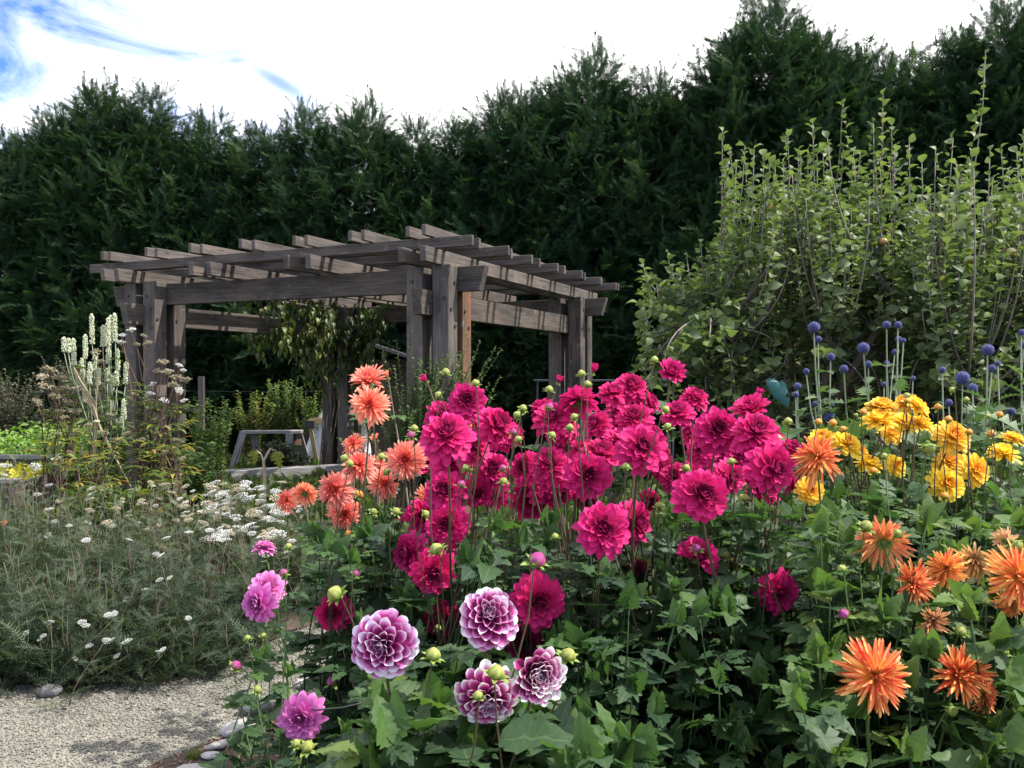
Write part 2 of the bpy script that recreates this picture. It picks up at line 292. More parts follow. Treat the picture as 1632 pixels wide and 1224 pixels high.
def wood_m(name, stops, warm=0.0):
    m, t, o = mat(name); g = N(t, 'ShaderNodeTexCoord'); oi = N(t, 'ShaderNodeObjectInfo')
    av = N(t, 'ShaderNodeVectorMath', operation='MULTIPLY_ADD'); t.links.new(oi.outputs['Random'], av.inputs[0]); av.inputs[1].default_value = (37, 11, 23); t.links.new(g.outputs['Object'], av.inputs[2])
    mp = N(t, 'ShaderNodeMapping'); mp.inputs['Scale'].default_value = (1.6, 34, 34); t.links.new(av.outputs[0], mp.inputs[0])
    gr = noise(t, 1.6, 6, mp.outputs[0], .6); mp2 = N(t, 'ShaderNodeMapping'); mp2.inputs['Scale'].default_value = (1.0, 3, 3); t.links.new(av.outputs[0], mp2.inputs[0])
    bl = noise(t, 2.2, 5, mp2.outputs[0]); f = math_n(t, 'ADD', math_n(t, 'MULTIPLY', gr, .55), math_n(t, 'MULTIPLY', bl, .45))
    f = math_n(t, 'ADD', f, math_n(t, 'MULTIPLY', math_n(t, 'SUBTRACT', oi.outputs['Random'], .5), .12))
    c = ramp(t, f, stops)
    mp3 = N(t, 'ShaderNodeMapping'); mp3.inputs['Scale'].default_value = (.9, 42, 42); t.links.new(av.outputs[0], mp3.inputs[0]); ck = ramp(t, noise(t, 1.0, 3, mp3.outputs[0]), [(.30, (1,) * 3), (.37, (0,) * 3)])
    mp4 = N(t, 'ShaderNodeMapping'); mp4.inputs['Scale'].default_value = (3.2, 10, 10); t.links.new(av.outputs[0], mp4.inputs[0]); vk = N(t, 'ShaderNodeTexVoronoi', i_Scale=1.0); t.links.new(mp4.outputs[0], vk.inputs['Vector']); kn = ramp(t, vk.outputs['Distance'], [(.10, (1,) * 3), (.19, (0,) * 3)])
    c = mixc(t, math_n(t, 'MULTIPLY', kn, .65), c, (.045, .032, .026)); c = mixc(t, math_n(t, 'MULTIPLY', ck, .8), c, (.018, .015, .014))
    li = ramp(t, noise(t, 9, 6, av.outputs[0], .7), [(.60, (0,) * 3), (.72, (1,) * 3)]); c = mixc(t, math_n(t, 'MULTIPLY', li, .45), c, (.30, .31, .27))
    c = mixc(t, math_n(t, 'MULTIPLY', math_n(t, 'SUBTRACT', bl, .50, True), 2.0 + warm * 4, True), c, (.12, .075, .05) if not warm else (.22, .085, .035))
    p = N(t, 'ShaderNodeBsdfPrincipled', i_Roughness=.8); p.inputs['Specular IOR Level'].default_value = .25; t.links.new(c, p.inputs[0]); t.links.new(bump(t, gr, .45, .01), p.inputs['Normal']); t.links.new(p.outputs[0], o.inputs[0]); return m
WST = [(.30, (.022, .018, .016)), (.44, (.064, .053, .048)), (.58, (.108, .094, .086)), (.78, (.215, .195, .185))]
M_WOOD = wood_m('weathered_timber', WST); M_WOODP = wood_m('pale_timber', [(.3, (.11, .105, .105)), (.5, (.23, .22, .215)), (.75, (.38, .37, .36))]); M_WOODW = wood_m('rusty_timber', [(.3, (.06, .035, .022)), (.55, (.13, .075, .048)), (.8, (.21, .14, .10))], .5)
M_BOLT = simple('bolt_iron', [(0, (.018, .017, .016)), (1, (.05, .045, .04))], .6); M_CANE = simple('straw_cane', [(.2, (.20, .145, .08)), (.8, (.42, .34, .22))], .6)
M_WIRE = simple('wire', [(0, (.02, .02, .02)), (1, (.06, .06, .06))], .5); M_SHEET = simple('white_sheet', [(0, (.62, .66, .74)), (1, (.82, .84, .88))], .5, 4, .2)
M_TEAL = simple('teal_paint', [(.1, (.02, .085, .08)), (.5, (.035, .135, .125)), (.9, (.09, .21, .19))], .45, 9); M_GALV = simple('grey_metal', [(.1, (.05, .055, .065)), (.9, (.10, .11, .13))], .4, 8)
M_SHING = simple('dark_shingle', [(.1, (.05, .05, .055)), (.9, (.13, .12, .12))], .8, 20); M_SIDING = simple('shed_siding', [(.1, (.035, .022, .016)), (.9, (.07, .045, .032))], .8)

# ------------------------------------------------------------------ templates (V, [faces...], A)
def tpl(mb): return (np.concatenate(mb.V), [f for f in mb.F], np.concatenate(mb.A))
def strip_leaf(profile, nrow=None, fold=.18, droop=.25, teeth=0.0, wave=0.0, cols=3):
    """leaf along +Y, length 1; profile = half widths along it"""
    n = len(profile); t = np.linspace(0, 1, n); th = -droop * t * 1.6 + droop * .3
    dy = np.cos(th); dz = np.sin(th); y = np.concatenate([[0], np.cumsum(dy[:-1])]) / (n - 1); z = np.concatenate([[0], np.cumsum(dz[:-1])]) / (n - 1)
    u = np.linspace(-1, 1, cols); V, A = [], []
    for i in range(n):
        w = profile[i] * (1 + teeth * (1 if i % 2 else -1)); 
        for q in u:
            V.append((w * q, y[i] - (abs(q) * w * .35 if teeth else 0), z[i] + abs(q) * w * fold * 2 + wave * math.sin(i * 2.1 + q * 2) * w)); A.append((q, t[i], 0))
    return (np.array(V), [grid_faces(n, cols)], np.array(A))
LEAFLET = strip_leaf([.02, .12, .20, .26, .29, .30, .29, .27, .235, .195, .145, .09, .012], fold=.14, droop=.35, teeth=.13, wave=.10)
LEAF_OV = strip_leaf([.015, .20, .33, .36, .28, .15, .01], fold=.22, droop=.55)
LEAF_LN = strip_leaf([.02, .09, .13, .12, .08, .01], fold=.2, droop=.45)
LEAF_SM = strip_leaf([.02, .26, .30, .16, .01], fold=.2, droop=.3)
LEAF_LOBE = strip_leaf([.02, .08, .30, .10, .34, .10, .28, .08, .18, .05, .01], fold=.15, droop=.4)
BLADE = strip_leaf([.035, .03, .022, .004], fold=.3, droop=.5, cols=2)
def compound(parts):
    mb = MB()
    for (x, y, z, dx, dy, dz, s) in parts:
        mb.inst(LEAFLET, mats([(x, y, z)], [(dx, dy, dz)], [(0, 0, 1)], [s]), [0])
    mb.tube([(0, 0, 0), (0, .25, .02), (0, .52, 0)], [.012, .010, .006], 3, 0)
    return tpl(mb)
DLEAF = [compound([(0, .48, 0, 0, 1, -.15, .58), (.01, .44, 0, .85, .6, -.1, .44), (-.01, .43, 0, -.85, .6, -.12, .42), (.01, .2, .01, .95, .35, -.05, .33), (-.01, .19, .01, -.95, .35, -.08, .32)]),
         compound([(0, .42, 0, .05, 1, -.25, .66), (.01, .38, 0, .9, .5, -.2, .42), (-.01, .38, 0, -.9, .55, -.1, .46)]),
         (LEAFLET[0] * np.array([1.15, 1, 1]), LEAFLET[1], LEAFLET[2])]
def feather(nseg=11, L=.38):
    """yarrow leaf: a narrow feather of hair-thin segments"""
    V, F, A = [], [], []
    for i in range(nseg):
        y = .06 + .9 * i / nseg; l = L * math.sin(math.pi * (.15 + .8 * i / nseg)) * .5; z = -.25 * y * y
        for sgn in (-1, 1):
            b = len(V); V += [(0, y, z), (0, y + .05, z), (sgn * l, y + .09 + l * .4, z + .04 * ((i % 3) - 1))]; F.append((b, b + 1, b + 2)); A += [(0, y, 0)] * 3
    b = len(V); V += [(-.012, 0, 0), (.012, 0, 0), (0, 1, -.25)]; F.append((b, b + 1, b + 2)); A += [(0, 0, 0)] * 3
    return (np.array(V), [np.array(F)], np.array(A))
FEATHER = feather()
def conifer_spray(rng):
    """flat drooping frond of cypress: axis 1 long, side branchlets cut into thin scale-leaf tips"""
    V, F, A = [], [], []
    def curve(t): return np.array([0.06 * math.sin(5 * t), t, .26 * t - .50 * t * t])
    for i in range(15):
        t = .08 + .9 * i / 15; p = curve(t); L = (.24 * (1 - t) ** .55 + .05) * rng.uniform(.6, 1.25)
        for sg in (-1, 1):
            a = R(rng.uniform(38, 58)); d = np.array([sg * math.sin(a), math.cos(a), rng.uniform(-.35, .12)]); d /= np.linalg.norm(d)
            side = np.array([d[1], -d[0], 0.0]); m = 3
            for j in range(m):
                q = p + d * L * (j / m); l = L * (.52 if j < m - 1 else .42)
                for s2 in ((-1, 1) if j < m - 1 else (0,)):
                    dd = d * .8 + side * s2 * .55 + np.array([0, 0, rng.uniform(-.2, .1)]); w = .0145
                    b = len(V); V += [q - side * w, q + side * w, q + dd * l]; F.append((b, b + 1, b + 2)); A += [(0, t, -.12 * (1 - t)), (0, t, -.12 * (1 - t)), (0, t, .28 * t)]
    for j in range(3):
        b = len(V); p = curve(.85 + .04 * j); V += [p + (-.02, 0, 0), p + (.02, 0, 0), p + (rng.uniform(-.1, .1), .2, -.02)]; F.append((b, b + 1, b + 2)); A += [(0, 1, .3)] * 3
    return (np.array(V), [np.array(F)], np.array(A))
def ico(sub=1):
    import bmesh
    bm = bmesh.new(); bmesh.ops.create_icosphere(bm, subdivisions=sub, radius=1); V = np.array([v.co[:] for v in bm.verts]); F = np.array([[v.index for v in f.verts] for f in bm.faces]); bm.free(); return V, F
def rock_tpl(rng, sub=1, jit=.22, flat=.7):
    V, F = ico(sub); V = V * (1 + rng.uniform(-jit, jit, (len(V), 1))); V = V * np.array([1, rng.uniform(.65, .95), flat * rng.uniform(.7, 1)]); return (V, [F], np.zeros_like(V))
RNG = np.random.default_rng(7)
SPRAYS = [conifer_spray(RNG) for _ in range(4)]
def yarrow_head():
    mb = MB(); rng = np.random.default_rng(3); n = 34
    for i in range(n):
        r = math.sqrt((i + .5) / n); a = i * 2.4; c = np.array([r * math.cos(a), r * math.sin(a), .22 * (1 - r * r) + rng.uniform(-.05, .05)]); k = 6; rr = .145 * rng.uniform(.8, 1.15)
        ang = np.linspace(0, 2 * np.pi, k, endpoint=False); til = rng.uniform(-.25, .25, 2)
        ring = np.stack([np.cos(ang), np.sin(ang), np.cos(ang) * til[0] + np.sin(ang) * til[1]], -1) * rr
        V = np.concatenate([[c + (0, 0, .05)], c + ring, c + ring * .45 - (0, 0, .10)])
        F3 = [(0, 1 + j, 1 + (j + 1) % k) for j in range(k)]; F4 = [(1 + j, 7 + j, 7 + (j + 1) % k, 1 + (j + 1) % k) for j in range(k)]
        mb.add(V, [np.array(F3), np.array(F4)], np.array([(0, 0, rng.uniform(0, 1))]))
        if i % 3 == 0: mb.tube([c - (0, 0, .08), c * .15 + np.array([0, 0, -.75])], [.018, .018], 3, .1)
    return mb
# ---- flowers
PROF = {'ovate': [.30, .62, .90, 1, .80, .48, .04], 'round': [.30, .55, .80, .98, 1.0, .78, .22], 'cactus': [.55, .85, 1, .95, .70, .42, .04]}
TT = np.array([0, .2, .42, .62, .82, .93, 1.0])
SPEC = dict(
    magenta=dict(n=96, prof='ovate', w=.198, th=(6, 114), p=.80, kap=(-38, 24), L=(.32, 1.0), cup=(.75, .16), jit=1.35),
    pink=dict(n=76, prof='ovate', w=.20, th=(6, 112), p=.78, kap=(-40, 24), L=(.26, 1.0), cup=(.8, .14), jit=1),
    bicolour=dict(n=88, prof='round', w=.19, th=(5, 124), p=.80, kap=(-46, 6), L=(.22, .92), cup=(1.0, .42), jit=.6),
    coral=dict(n=132, prof='cactus', w=.082, th=(8, 118), p=.75, kap=(-26, 22), L=(.34, 1.0), cup=(.9, .35), jit=1.3),
    flame=dict(n=132, prof='cactus', w=.080, th=(10, 118), p=.70, kap=(-24, 26), L=(.44, 1.0), cup=(1.1, .55), jit=2.3),
    yellow=dict(n=66, prof='round', w=.185, th=(12, 104), p=.8, kap=(-30, 14), L=(.36, 1.0), cup=(.6, .2), jit=.9))
SPEC['pale'] = dict(SPEC['flame'], n=70); SPEC['aged'] = dict(SPEC['flame'], n=90, th=(60, 130), jit=3); SPEC['wilted'] = dict(SPEC['magenta'], n=60, w=.10, th=(70, 168), kap=(20, 50), jit=3.0, cup=(1.4, 1.2))
def flower_mb(kind, seed, lo=0.0, hi=1.0, th_max=None, drop=None):
    sp = SPEC[kind]; rng = np.random.default_rng(seed); mb = MB(); n = sp['n']; cols = 5; u = np.linspace(-1, 1, cols); prof = np.array(PROF[sp['prof']])
    for i in range(n):
        s = (i + .5) / n; rj = rng.normal(size=6); az = i * 2.39996 + rj[0] * .10 * sp['jit']; skip = rng.uniform()
        if not (lo <= s < hi): continue
        if drop and s > .25 and math.cos(az - drop[0]) > drop[1]: continue
        t1 = th_max if th_max else sp['th'][1]; th = R(sp['th'][0] + (t1 - sp['th'][0]) * s ** sp['p'] + rj[1] * 4 * sp['jit'])
        kap = R(sp['kap'][0] + (sp['kap'][1] - sp['kap'][0]) * s ** .6 + rj[2] * 9 * sp['jit']); L = (sp['L'][0] + (sp['L'][1] - sp['L'][0]) * s ** .62) * (1 + rj[3] * .045 * sp['jit'])
        cup = sp['cup'][0] + (sp['cup'][1] - sp['cup'][0]) * min(1, s * 1.6); w = sp['w'] * (.55 + .45 * min(1, s * 2.2)) * (1 + rj[4] * .08); rb = .10 * math.sqrt(s); zb = .06 * (1 - s)
        ang = th + kap * TT; dt = np.diff(TT); r = rb + L * np.concatenate([[0], np.cumsum(np.sin(ang[:-1] + kap * dt / 2) * dt)]); z = zb + L * np.concatenate([[0], np.cumsum(np.cos(ang[:-1] + kap * dt / 2) * dt)])
        nr, nz_ = -np.cos(ang), np.sin(ang); ww = w * prof; tw = rj[5] * .10 * sp['jit']
        lat = ww[:, None] * u[None]; lift = (cup * ww)[:, None] * (u[None] ** 2) * 1.0 + tw * lat * TT[:, None] + .02 * np.sin(TT * 7 + i)[:, None] * u[None]
        shr = np.clip(1 - .3 * cup, .45, 1); lat = lat * shr
        rr = r[:, None] + nr[:, None] * lift; zz = z[:, None] + nz_[:, None] * lift; ca, sa = math.cos(az), math.sin(az)
        V = np.stack([rr * ca - lat * sa, rr * sa + lat * ca, zz], -1).reshape(-1, 3)
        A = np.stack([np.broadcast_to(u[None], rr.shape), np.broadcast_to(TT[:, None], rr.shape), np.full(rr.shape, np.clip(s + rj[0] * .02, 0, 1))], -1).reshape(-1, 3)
        mb.add(V, grid_faces(len(TT), cols)[:, ::-1], A)
    return mb
FLOWERS = {}
def flower_meshes(kind, var):
    key = (kind, var)
    if key not in FLOWERS:
        seed = sum(map(ord, kind)) * 13 + 7 * (var if isinstance(var, int) else 1); kw = {}
        if var == 'open': kw = dict(th_max=62)
        if var == 'half': kw = dict(drop=(1.9, .25))
        if var == 'tip': kw = dict(th_max=26, hi=.55)
        cut = .11; a = flower_mb(kind, seed, cut, **kw)
        b = flower_mb(kind, seed, 0, cut)
        ma = a.mesh('petals_' + kind); mbm = b.mesh('flower_centre_' + kind); ma.materials.append(PM[kind]); mbm.materials.append(PM[kind]); FLOWERS[key] = (ma, mbm)
    return FLOWERS[key]
def calyx_mesh():
    mb = MB()
    for k in range(8):
        a = k * 2 * np.pi / 8; d = (math.cos(a), math.sin(a), -.35); mb.inst((LEAF_OV[0] * np.array([.8, 1, 1]), LEAF_OV[1], LEAF_OV[2]), mats([(.03 * d[0], .03 * d[1], -.10)], [d], [(0, 0, 1)], [.26]), [.5])
    V, F = ico(2); mb.add(V * np.array([.13, .13, .11]) + (0, 0, -.08), F, (0, 0, .3)); return mb
ME_CALYX = calyx_mesh().mesh('calyx'); ME_CALYX.materials.append(M_BRACT)
def bud_mesh(m, seed):
    rng = np.random.default_rng(seed); n, k = 9, 18; V, A = [], []
    for i in range(n):
        t = i / (n - 1); r = math.sin(math.pi * t ** .85) ** .75 * .5 if 0 < t < 1 else .02
        for j in range(k):
            a = 2 * np.pi * j / k + t * .7; rr = r * (1 + .09 * math.cos(6 * (a - t * .7)) * math.sin(math.pi * t)); V.append((rr * math.cos(a), rr * math.sin(a), t * .95)); A.append((j / k, t, .25 + .5 * t + .2 * math.cos(6 * (a - t * .7))))
    F = [(i * k + j, i * k + (j + 1) % k, (i + 1) * k + (j + 1) % k, (i + 1) * k + j) for i in range(n - 1) for j in range(k)]
    mb = MB(); mb.add(V, np.array(F), np.array(A)); me = mb.mesh('bud'); me.materials.append(m); return me
ME_BUD = {'green': bud_mesh(M_BUD, 1), 'red': bud_mesh(M_BUDRED, 2), 'orange': bud_mesh(M_BUDOR, 3)}
def bract_mesh():
    mb = MB(); rng = np.random.default_rng(4)
    for k in range(7):
        a = k * 2 * np.pi / 7 + rng.uniform(-.2, .2); d = np.array((math.cos(a), math.sin(a), rng.uniform(-.2, .9))); mb.inst(LEAF_LN, mats([d * .12 * np.array([1, 1, 0])], [d], [(0, 0, 1)], [[1.5, .85, 1]]), [rng.uniform(.3, .9)])
    V, F = ico(1); mb.add(V * .2 + (0, 0, -.02), F, (0, 0, .4)); return mb
ME_BRACT = bract_mesh().mesh('bract'); ME_BRACT.materials.append(M_BRACT)

# ------------------------------------------------------------------ plants
def put_flower(root, org, kind, pos, d, rad, var, seed, name='flower', lab=None):
    a, b = flower_meshes(kind, var); q = quat(d, seed * 1.7); rng = np.random.default_rng(seed + 5)
    sc = (rad * rng.uniform(.94, 1.06), rad * rng.uniform(.94, 1.06), rad * rng.uniform(.85, 1.1))
    o = link(name, a, root, np.asarray(pos) - org, q, sc)
    if lab: o['label'] = lab
    link('flower_centre', b, o); link('calyx', ME_CALYX, o); return o
def put_bud(root, org, col, pos, d, rad, seed):
    o = link('bud', ME_BUD[col], root, np.asarray(pos) - org, quat(d, seed), rad); link('bract', ME_BRACT, o); return o
def stem_path(base, end, d, rng, bow=.12, n=9):
    base, end, d = map(np.asarray, (base, end, d)); h = end[2] - base[2]
    p1 = base + np.array([rng.normal() * .11, rng.normal() * .11, h * .45]) + (end - base) * np.array([.15, .15, 0]); T = nrm(np.array([0, 0, 1.0]) + nrm(d) * .55)
    wob = np.sin(np.linspace(0, rng.uniform(4, 8), n))[:, None] * rng.normal(size=3) * np.array([.012, .012, 0]) * np.sin(np.linspace(0, np.pi, n))[:, None]
    return bez(base, p1, end - T * max(.10, h * .22) + np.array([rng.normal() * .03, rng.normal() * .03, 0]), end, n) + wob
def sample_path(pts, ts):
    x = np.linspace(0, 1, len(pts)); P_ = np.stack([np.interp(ts, x, pts[:, i]) for i in range(3)], -1); D = np.gradient(pts, axis=0); return P_, nrm(np.stack([np.interp(ts, x, D[:, i]) for i in range(3)], -1))
def stem_leaves(mb, pts, ts, size, rng, tint, tpls, lift=.35, pairs=True, droop=0):
    Pp, D = sample_path(pts, np.asarray(ts)); a0 = rng.uniform(0, 6.28)
    for i in range(len(ts)):
        for sgn in ((0, np.pi) if pairs else (0,)):
            a = a0 + i * (np.pi / 2 if pairs else 2.4) + sgn + rng.normal() * .25; rd = np.array([math.cos(a), math.sin(a), 0]); d = rd + D[i] * lift + np.array([0, 0, rng.normal() * .2 - droop])
            s = size * rng.uniform(.65, 1.2) * (1.15 - .6 * ts[i]); Mx = mats([Pp[i]], [d], [np.array([0, 0, 1.0]) + rng.normal(size=3) * .25], [s]); tt = np.clip(tint + rng.normal() * .17 + .25 * (ts[i] - .5), 0, 1); q = rng.integers(len(tpls))
            if clear_of_blooms(Mx)[0]: mb.inst(tpls[q], Mx, [tt])
BLOOMS, QUEUE = [], []
def clear_of_blooms(mb_M):
    """which leaves do not grow right in front of a bloom (plants turn their blooms out of the leaves)"""
    p = mb_M[:, :3, 3] + mb_M[:, :3, 1] * .5; v = p - np.array([0, 0, CAMZ]); a = R(PITCH); yy = v[:, 1] * math.cos(a) + v[:, 2] * math.sin(a); zz = -v[:, 1] * math.sin(a) + v[:, 2] * math.cos(a)
    px = CX + F_PX * v[:, 0] / yy; py = CY - F_PX * zz / yy; ok = np.ones(len(p), bool)
    for bx, by, br, bY in BLOOMS: ok &= ~((np.hypot(px - bx, py - by) < br) & (p[:, 1] < bY + .03))
    return ok
def dahlia(*a, **k):
    QUEUE.append((a, k))
    for f in a[4]: BLOOMS.append((f[0], f[1], f[2] * .5 + 16, f[3]))
def grow_dahlia(name, label, kind, base, flowers, buds, shoots, stem='dark', leaf=.20, tint=.42, budcol='green', spread=.10, stem_r=.0038, seed=1, fl_lab=None):
    """base = (px, Y) ; flowers = (px, py, diameter px, Y, facing x, facing toward/away, facing z, variant[, kind])"""
    rng = np.random.default_rng(seed); org = np.array([gx(base[0], base[1]), base[1], 0.0]); root = thing(name, label, 'dahlia', org, 'dahlias in bloom in the flower bed')
    fol = MB()
    def one_stem(end, d, r, leafy=True, nl=4, top=.86):
        b = org + np.array([rng.normal() * spread, rng.normal() * spread, 0]); pts = stem_path(b, end, d, rng)
        m = MB(); m.tube(pts, np.linspace(r * 1.9, r * .75, len(pts)), 6, rng.uniform(.1, .9)); m.build('stem', M_STEM[stem], root, org)
        if leafy: stem_leaves(fol, pts, np.linspace(.22, top, nl) + rng.uniform(-.04, .04, nl), leaf, rng, tint, DLEAF)
    for k, f in enumerate(flowers):
        px, py, dia, Y, fx, fy, fz, var = f[:8]; kd = f[8] if len(f) > 8 else kind; pos = P(px, py, Y); d = nrm(np.array([fx, fy, fz], float)); rad = dia / F_PX * Y * (.525 if kd == 'magenta' else .53)
        rad *= {'open': 1.5, 'tip': 1.3}.get(var, 1.0)
        put_flower(root, org, kd, pos, d, rad, var, seed * 100 + k, lab=f[9] if len(f) > 9 else None); one_stem(pos - d * rad * .12, d, stem_r * rng.uniform(.75, 1.1), True, 6)
    for k, bq in enumerate(buds):
        px, py, dia, Y = bq[:4]; d = nrm(np.array([rng.normal() * .6, -.5 * rng.uniform(), .55 + rng.uniform()])) if len(bq) < 8 else nrm(np.array(bq[5:8])); pos = P(px, py, Y); rad = dia / F_PX * Y * .80
        put_bud(root, org, bq[4] if len(bq) > 4 else budcol, pos - d * rad * .3, d, rad, seed * 50 + k); one_stem(pos - d * rad * .4, d, stem_r * .55, True, 4, .84)
    for (x0, x1, y0, y1, Y0, Y1, n) in shoots:
        for k in range(n):
            Y = rng.uniform(Y0, Y1); e = P(rng.uniform(x0, x1), rng.uniform(y0, y1), Y); b = np.array([org[0] * .6 + e[0] * .4 + rng.normal() * .12, org[1] * .5 + Y * .5 + rng.normal() * .1, 0]); e[2] = max(e[2], .15)
            if not clear_of_blooms(mats([e], [(0, 0, 1)], [(0, 1, 0)], [.01]))[0]: continue
            pts = stem_path(b, e, (rng.normal() * .3, rng.normal() * .3, 1), rng, n=7); fol.tube(pts, np.linspace(stem_r * 1.3, stem_r * .35, 7), 4, .62)
            tip = nrm(pts[-1] - pts[-2]); tm = mats(np.repeat(pts[-1:], 3, 0), tip + rng.normal(size=(3, 3)) * .35, rng.normal(size=(3, 3)), leaf * rng.uniform(.3, .5, 3)); fol.inst(LEAFLET, tm, [min(1, tint + .3)] * 3)
            nl = max(3, int(e[2] * 6.5)); stem_leaves(fol, pts, np.linspace(.22, 1.0, nl), leaf * 1.05, rng, tint + rng.normal() * .07, DLEAF)
    fol.build('foliage', M_DLEAF, root, org); return root
def shrub(name, label, cat, base, stems, leaf_t, lmat, smat, lsize, ntint, seed, per=18, group=None, lift=.5, droop=0.0, pairs=False, stem_r=.004, t0=.15, tvar=.18):
    """stems = list of end points (world); leaves up every stem"""
    rng = np.random.default_rng(seed); org = np.asarray(base, float); root = thing(name, label, cat, org, group); fo, st = MB(), MB()
    for e in stems:
        e = np.asarray(e); b = org + np.array([rng.normal() * .08, rng.normal() * .08, 0]) * max(.5, np.linalg.norm(e - org)); h = e[2] - b[2]
        pts = bez(b, b + np.array([0, 0, h * .4]), e - np.array([(e[0] - b[0]) * .25, (e[1] - b[1]) * .25, h * .3]), e, 7); st.tube(pts, np.linspace(stem_r * 1.6, stem_r * .5, 7), 4, rng.uniform())
        ts = np.linspace(t0, 1, per); Pp, D = sample_path(pts, ts); k = 2 if pairs else 1
        for q in range(k):
            a = np.arange(per) * 2.4 + rng.uniform(0, 6) + q * np.pi + rng.normal(size=per) * .3; rd = np.stack([np.cos(a), np.sin(a), np.zeros(per)], -1); d = rd + D * lift + rng.normal(size=(per, 3)) * .2 - np.array([0, 0, droop])
            s = lsize * rng.uniform(.6, 1.25, per); fo.inst(leaf_t, mats(Pp, d, np.array([0, 0, 1.0]) + rng.normal(size=(per, 3)) * .3, s), np.clip(ntint + rng.normal(size=per) * tvar + rng.normal() * .08, 0, 1))
    st.build('stem', smat, root, org); fo.build('foliage', lmat, root, org); return root
def ends(rng, n, x0, x1, Y0, Y1, z0, z1, px=True, fn=None):
    out = []
    for _ in range(n):
        Y = rng.uniform(Y0, Y1); x = rng.uniform(x0, x1); z = rng.uniform(z0, z1) if fn is None else fn(x) * rng.uniform(z0, z1); out.append((gx(x, Y) if px else x, Y, z))
    return out
# ================================================================== THE SETTING
def sheet(name, pts, z, m, kind='structure', sub=0):
    mb = MB(); V = [(x, y, z) for x, y in pts]; mb.add(V, np.array([list(range(len(V)))]), (0, 0, .5)); o = mb.build(name, m, smooth=False); return tag(o, kind=kind)
sheet('ground', [(-150, -60), (150, -60), (150, 250), (-150, 250)], 0, M_LAND)
# gravel path curving between the two beds
PATH_L = [(-6, 3.95), (-3.4, 4.05), (-2.75, 4.12), (-2.2, 4.15), (-1.7, 4.25), (-1.45, 4.6), (-1.3, 5.0), (-.9, 5.6), (-.2, 6.2), (1.2, 6.8), (3.5, 7.3), (6, 7.5)]
PATH_R = [(-6, 1.2), (-3, 1.6), (-1.9, 2.5), (-1.45, 3.2), (-1.16, 3.6), (-1.12, 3.9), (-.85, 4.2), (-.62, 4.45), (-.2, 4.9), (1.4, 5.5), (3.5, 5.9), (6, 6.1)]
sheet('path', PATH_L + PATH_R[::-1], .004, M_PATH)
sheet('flower_bed', PATH_R[1:] + [(6, .3), (-1.2, .3)], .008, M_SOIL)
sheet('border_soil', [(-6.5, 4.0)] + PATH_L[1:9] + [(-.2, 6.9), (-1.2, 7.8), (-3, 8.6), (-7, 8.8)], .012, M_SOIL)
def in_poly(x, y, poly):
    c = np.zeros(len(x), bool); n = len(poly)
    for i in range(n):
        (x1, y1), (x2, y2) = poly[i], poly[(i + 1) % n]; k = (y1 > y) != (y2 > y)
        c ^= k & (x < (x2 - x1) * (y - y1) / ((y2 - y1) or 1e-9) + x1)
    return c
rng = np.random.default_rng(11)
mb = MB(); n = 120000; Y = 3.0 + 3.3 * rng.uniform(0, 1, n) ** 1.3; X = rng.uniform(-.64, .05, n) * Y * 1.02; k = in_poly(X, Y, PATH_L + PATH_R[::-1]) | ((rng.uniform(size=n) < .12) & in_poly(X, Y, [(-2.9, 4.0), (-1.6, 4.1), (-1.2, 4.8), (-1.4, 4.9), (-1.9, 4.4), (-3, 4.3)]))
X, Y = X[k], Y[k]; n = len(X); tp = [rock_tpl(rng) for _ in range(5)]; which = rng.integers(0, 5, n); s = rng.gamma(5, .0007, n) + .0016; d = rnd_dirs(rng, n, -.25, .25); up_ = np.array([0, 0, 1.0]) + rng.normal(size=(n, 3)) * .25
for q in range(5):
    w = which == q; mb.inst(tp[q], mats(np.stack([X[w], Y[w], .004 + s[w] * .45], -1), d[w], up_[w], s[w]), np.clip(rng.normal(.5, .22, w.sum()), 0, 1))
tag(mb.build('gravel', M_GRAVEL, smooth=False), kind='stuff')
mb = MB(); n = 21000; Y = 1.6 + 3.0 * rng.uniform(0, 1, n); X = rng.uniform(-.45, .95, n) * Y; k = in_poly(X, Y, PATH_R[1:] + [(6, .3), (-1.2, .3)]); X, Y = X[k], Y[k]; n = len(X)
V = np.array([(-1, -1, 0), (1, -1, 0), (1, 1, 0), (-1, 1, 0), (-.9, -.8, 1), (.8, -.9, 1), (.9, .8, 1), (-.8, .9, 1)], float) * (.5, .5, .5); Fb = np.array([(0, 3, 2, 1), (4, 5, 6, 7), (0, 1, 5, 4), (1, 2, 6, 5), (2, 3, 7, 6), (3, 0, 4, 7)])
s3 = np.stack([rng.uniform(.003, .010, n), rng.uniform(.008, .034, n), rng.uniform(.002, .006, n)], -1)
mb.inst((V, [Fb], np.zeros_like(V)), mats(np.stack([X, Y, np.full(n, .012)], -1), rnd_dirs(rng, n, -.35, .35), np.array([0, 0, 1.0]) + rng.normal(size=(n, 3)) * .3, s3), rng.uniform(0, 1, n) ** 1.2)
tag(mb.build('bark_mulch', M_CHIP, smooth=False), kind='stuff')
